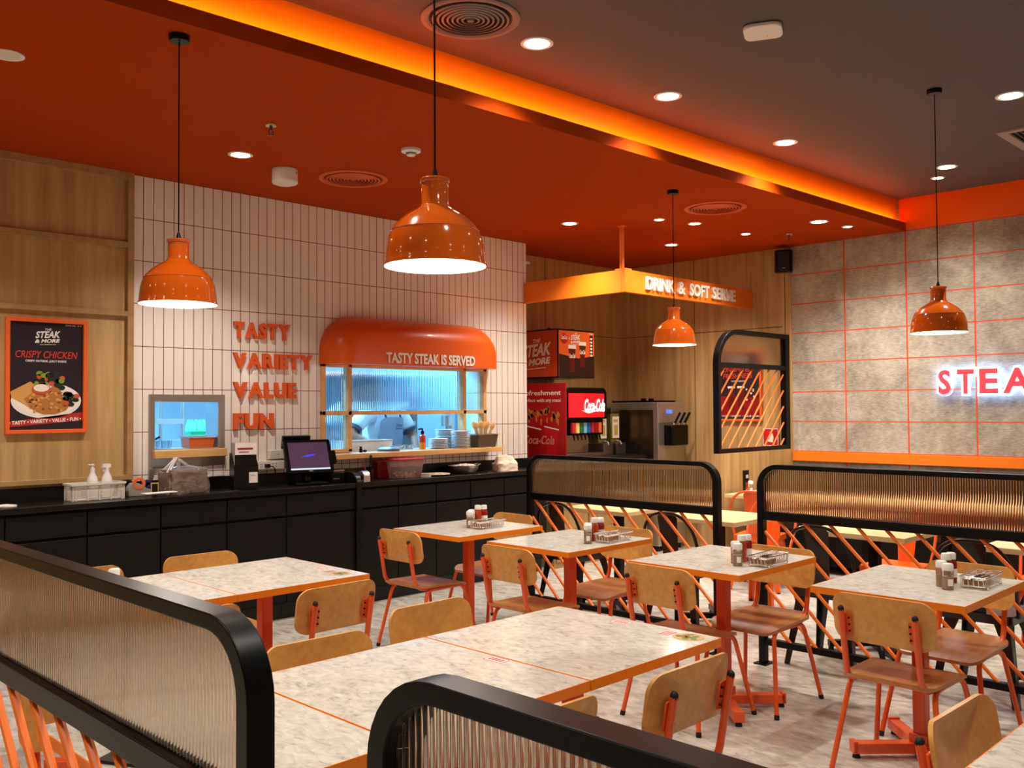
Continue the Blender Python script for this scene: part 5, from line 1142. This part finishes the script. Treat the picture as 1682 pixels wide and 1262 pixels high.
for i in range(N+1):
    a = -1+2*i/N; x = .325+.275*a; y = -.006-.035*(1-a*a); v += [(x, y, .40), (x, y, .64), (x, .01, .40), (x, .01, .64)]
f = []
for i in range(N): a, c_ = 4*i, 4*(i+1); f += [(a, c_, c_+1, a+1), (a+2, a+3, c_+3, c_+2), (a, a+2, c_+2, c_), (a+1, c_+1, c_+3, a+3)]
f += [(0, 1, 3, 2), (4*N, 4*N+2, 4*N+3, 4*N+1)]
b.add(v, f, False); b.build('lit_panel', mat('cola_screen', (214, 16, 22), .3, emit=1.15, ecol=(222, 18, 26)), t)
b = MB(); text_into(b, 'Coca-Cola', (.24, -.045, .455), UX, UZ, .32, .13, .002, .03, .35); b.prism([(.20, .47), (.30, .44), (.42, .46), (.44, .475), (.30, .455)], FX(-.047), 0, .002); b.build('lit_lettering', mat('lit_white', (255, 250, 248), .3, emit=1.3), t)
cols = [(206, 40, 44), (232, 220, 120), (40, 110, 60), (120, 190, 220), (30, 90, 170), (190, 30, 36), (150, 20, 24), (236, 110, 60)]
for k, c_ in enumerate(cols):
    x = .135+.058*k; o = MB().box(x-.024, .0, .24, x+.024, .03, .345).build('valve_plate', mat('valve_%d' % k, c_, .35), t, .003)
    MB().tube([(x, .015, .24), (x, .0, .17)], .010, 8, .006).build('nozzle_lever', M_BLACK, o)
M_SIDE = mat('red_side_print', (168, 16, 18), .35, emit=.06)
MB().box(-.016, -.02, -.0, -.001, .63, .745).build('side_board', M_SIDE, t, .002)
b = MB(); text_into(b, 'refreshment', (-.0165, .565, .625), UMY, UZ, .525, .05, .0006, .012); b.build('headline_lettering', M_LETW, t)
for s_, a_, w_, h_, z_ in (('perfect', .0, .185, .046, .546), ('with', .205, .105, .038, .555), ('any', .33, .075, .036, .546), ('meal', .42, .11, .038, .555)):
    b = MB(); text_into(b, s_, (-.0165, .575-a_, z_), UMY, UZ, w_, h_, .0006, .0); b.build('side_lettering', M_LETW, t)
fns = lambda k: (lambda a, v, d: (-.0162-.0006*k-d, .63-a, v))
b = MB()
for cx, m1 in ((.22, 0), (.46, 1)):
    b.m(m1).prism([(cx-.095, .30), (cx+.095, .27), (cx+.06, .0), (cx-.06, .0)], fns(0), 0, .0004); b.m(2).prism([(cx-.10, .305), (cx+.10, .272), (cx+.10, .285), (cx-.10, .318)], fns(1), 0, .0004)
    rnd = random.Random(int(cx*100))
    for k in range(14): a = rnd.uniform(-.1, .11); b.m(3).prism([(cx+a+.03*cos(q)*rnd.uniform(.2, 1), .36+.11*abs(sin(k))+.05*sin(q)*rnd.uniform(.3, 1)) for q in range(6)], fns(1), 0, .0004)
b.build('side_picture', [M_DRED, M_RED, M_PAPER, mat('splash_amber', (206, 130, 50), .4)], t)
b = MB(); text_into(b, 'Coca-Cola', (-.0176, .55, .13), UMY, UZ, .42, .09, .0006, .02, .3); b.build('cup_lettering', mat('pinkish_print', (226, 130, 120), .4), t)
def juice(x, y, label):
    t = thing('juice_dispenser', label, 'drink dispenser', (x, y, ZC), 0, 'small juice dispensers'); MB().box(-.08, -.02, .0, .08, .22, .12).build('base', M_DSTEEL, t, .005); MB().box(-.07, .06, .12, .07, .20, .44).build('tank', mat('olive_juice', (120, 110, 40), .25), t, .01)
    MB().box(-.075, .05, .4405, .075, .21, .50).build('lid', M_DSTEEL, t, .012); MB().box(-.055, .05, .17, .055, .0595, .40).build('picture_card', M_PAPER, t); b = MB().box(-.04, .0485, .34, .03, .0499, .37); b.box(-.03, .0485, .20, .03, .0499, .31); b.build('card_print', mat('juice_print', (206, 170, 70), .5), t); MB().tube([(0, .05, .14), (0, -.01, .13), (0, -.02, .10)], .01, 8).build('tap', M_CHROME, t)
juice(7.665, 6.22, 'small juice dispenser directly right of the cola fountain'); juice(7.88, 6.22, 'small juice dispenser with white picture card, second from the cola fountain')
t = thing('soft_serve_machine', 'tall steel soft serve machine with black spout block and three handles', 'ice cream machine', (8.05, 5.84, 0))
MB().box(0, 0, .06, .49, .72, 1.58).build('body', M_STEEL, t, .006); MB().box(-.006, .06, .75, 0, .66, 1.50).build('side_panel', mat('bronze_dark_steel', (96, 78, 60), .25, metal=.85), t); MB().box(-.008, .22, .78, -.0062, .56, 1.12).build('side_vent', M_GAP, t)
MB().box(.02, -.012, 1.36, .47, 0, 1.57).build('control_panel', M_STEEL, t, .003); MB().box(.10, -.11, 1.12, .40, 0, 1.34).build('spout_block', M_BLACK, t, .012)
for k in range(3):
    MB().tube([(.16+.09*k, -.08, 1.32), (.22+.09*k, -.13, 1.47)], .013, 10).build('handle', M_BLACK, t); MB().cyl((.16+.09*k, -.09, 0), .014, 1.32, 1.36, 10).build('valve_cap', M_CHROME, t)
for z_ in (1.16, 1.29): b = MB(); b.X = Matrix.Translation((.40, -.06, z_)) @ Matrix.Rotation(pi/2, 4, 'Y'); b.cyl((0, 0, 0), .022, 0, .035, 12); b.build('knob', M_BLACK, t)
for k in range(3): MB().box(.14+.035*k, -.0145, 1.46, .165+.035*k, -.0122, 1.50).build('blue_display', mat('blue_display', (40, 70, 255), .3, emit=5.0), t)
MB().box(.06, -.16, .72, .43, -.001, .75).build('drip_shelf', M_STEEL, t); MB().prism(rrect(.02, .06, .44, .66, .05, 4), FZ(0), 1.5805, 1.60).build('hopper_lid', M_BLACK, t)
for k in range(2): MB().cyl((.15+.14*k, .3, 0), .03, 1.60, 1.625, 12).build('lid_knob', M_BLACK, t)
for sx in (.05, .44):
    for sy in (.06, .66): MB().cyl((sx, sy, 0), .025, 0, .06, 10).build('caster', M_RUBBER, t)
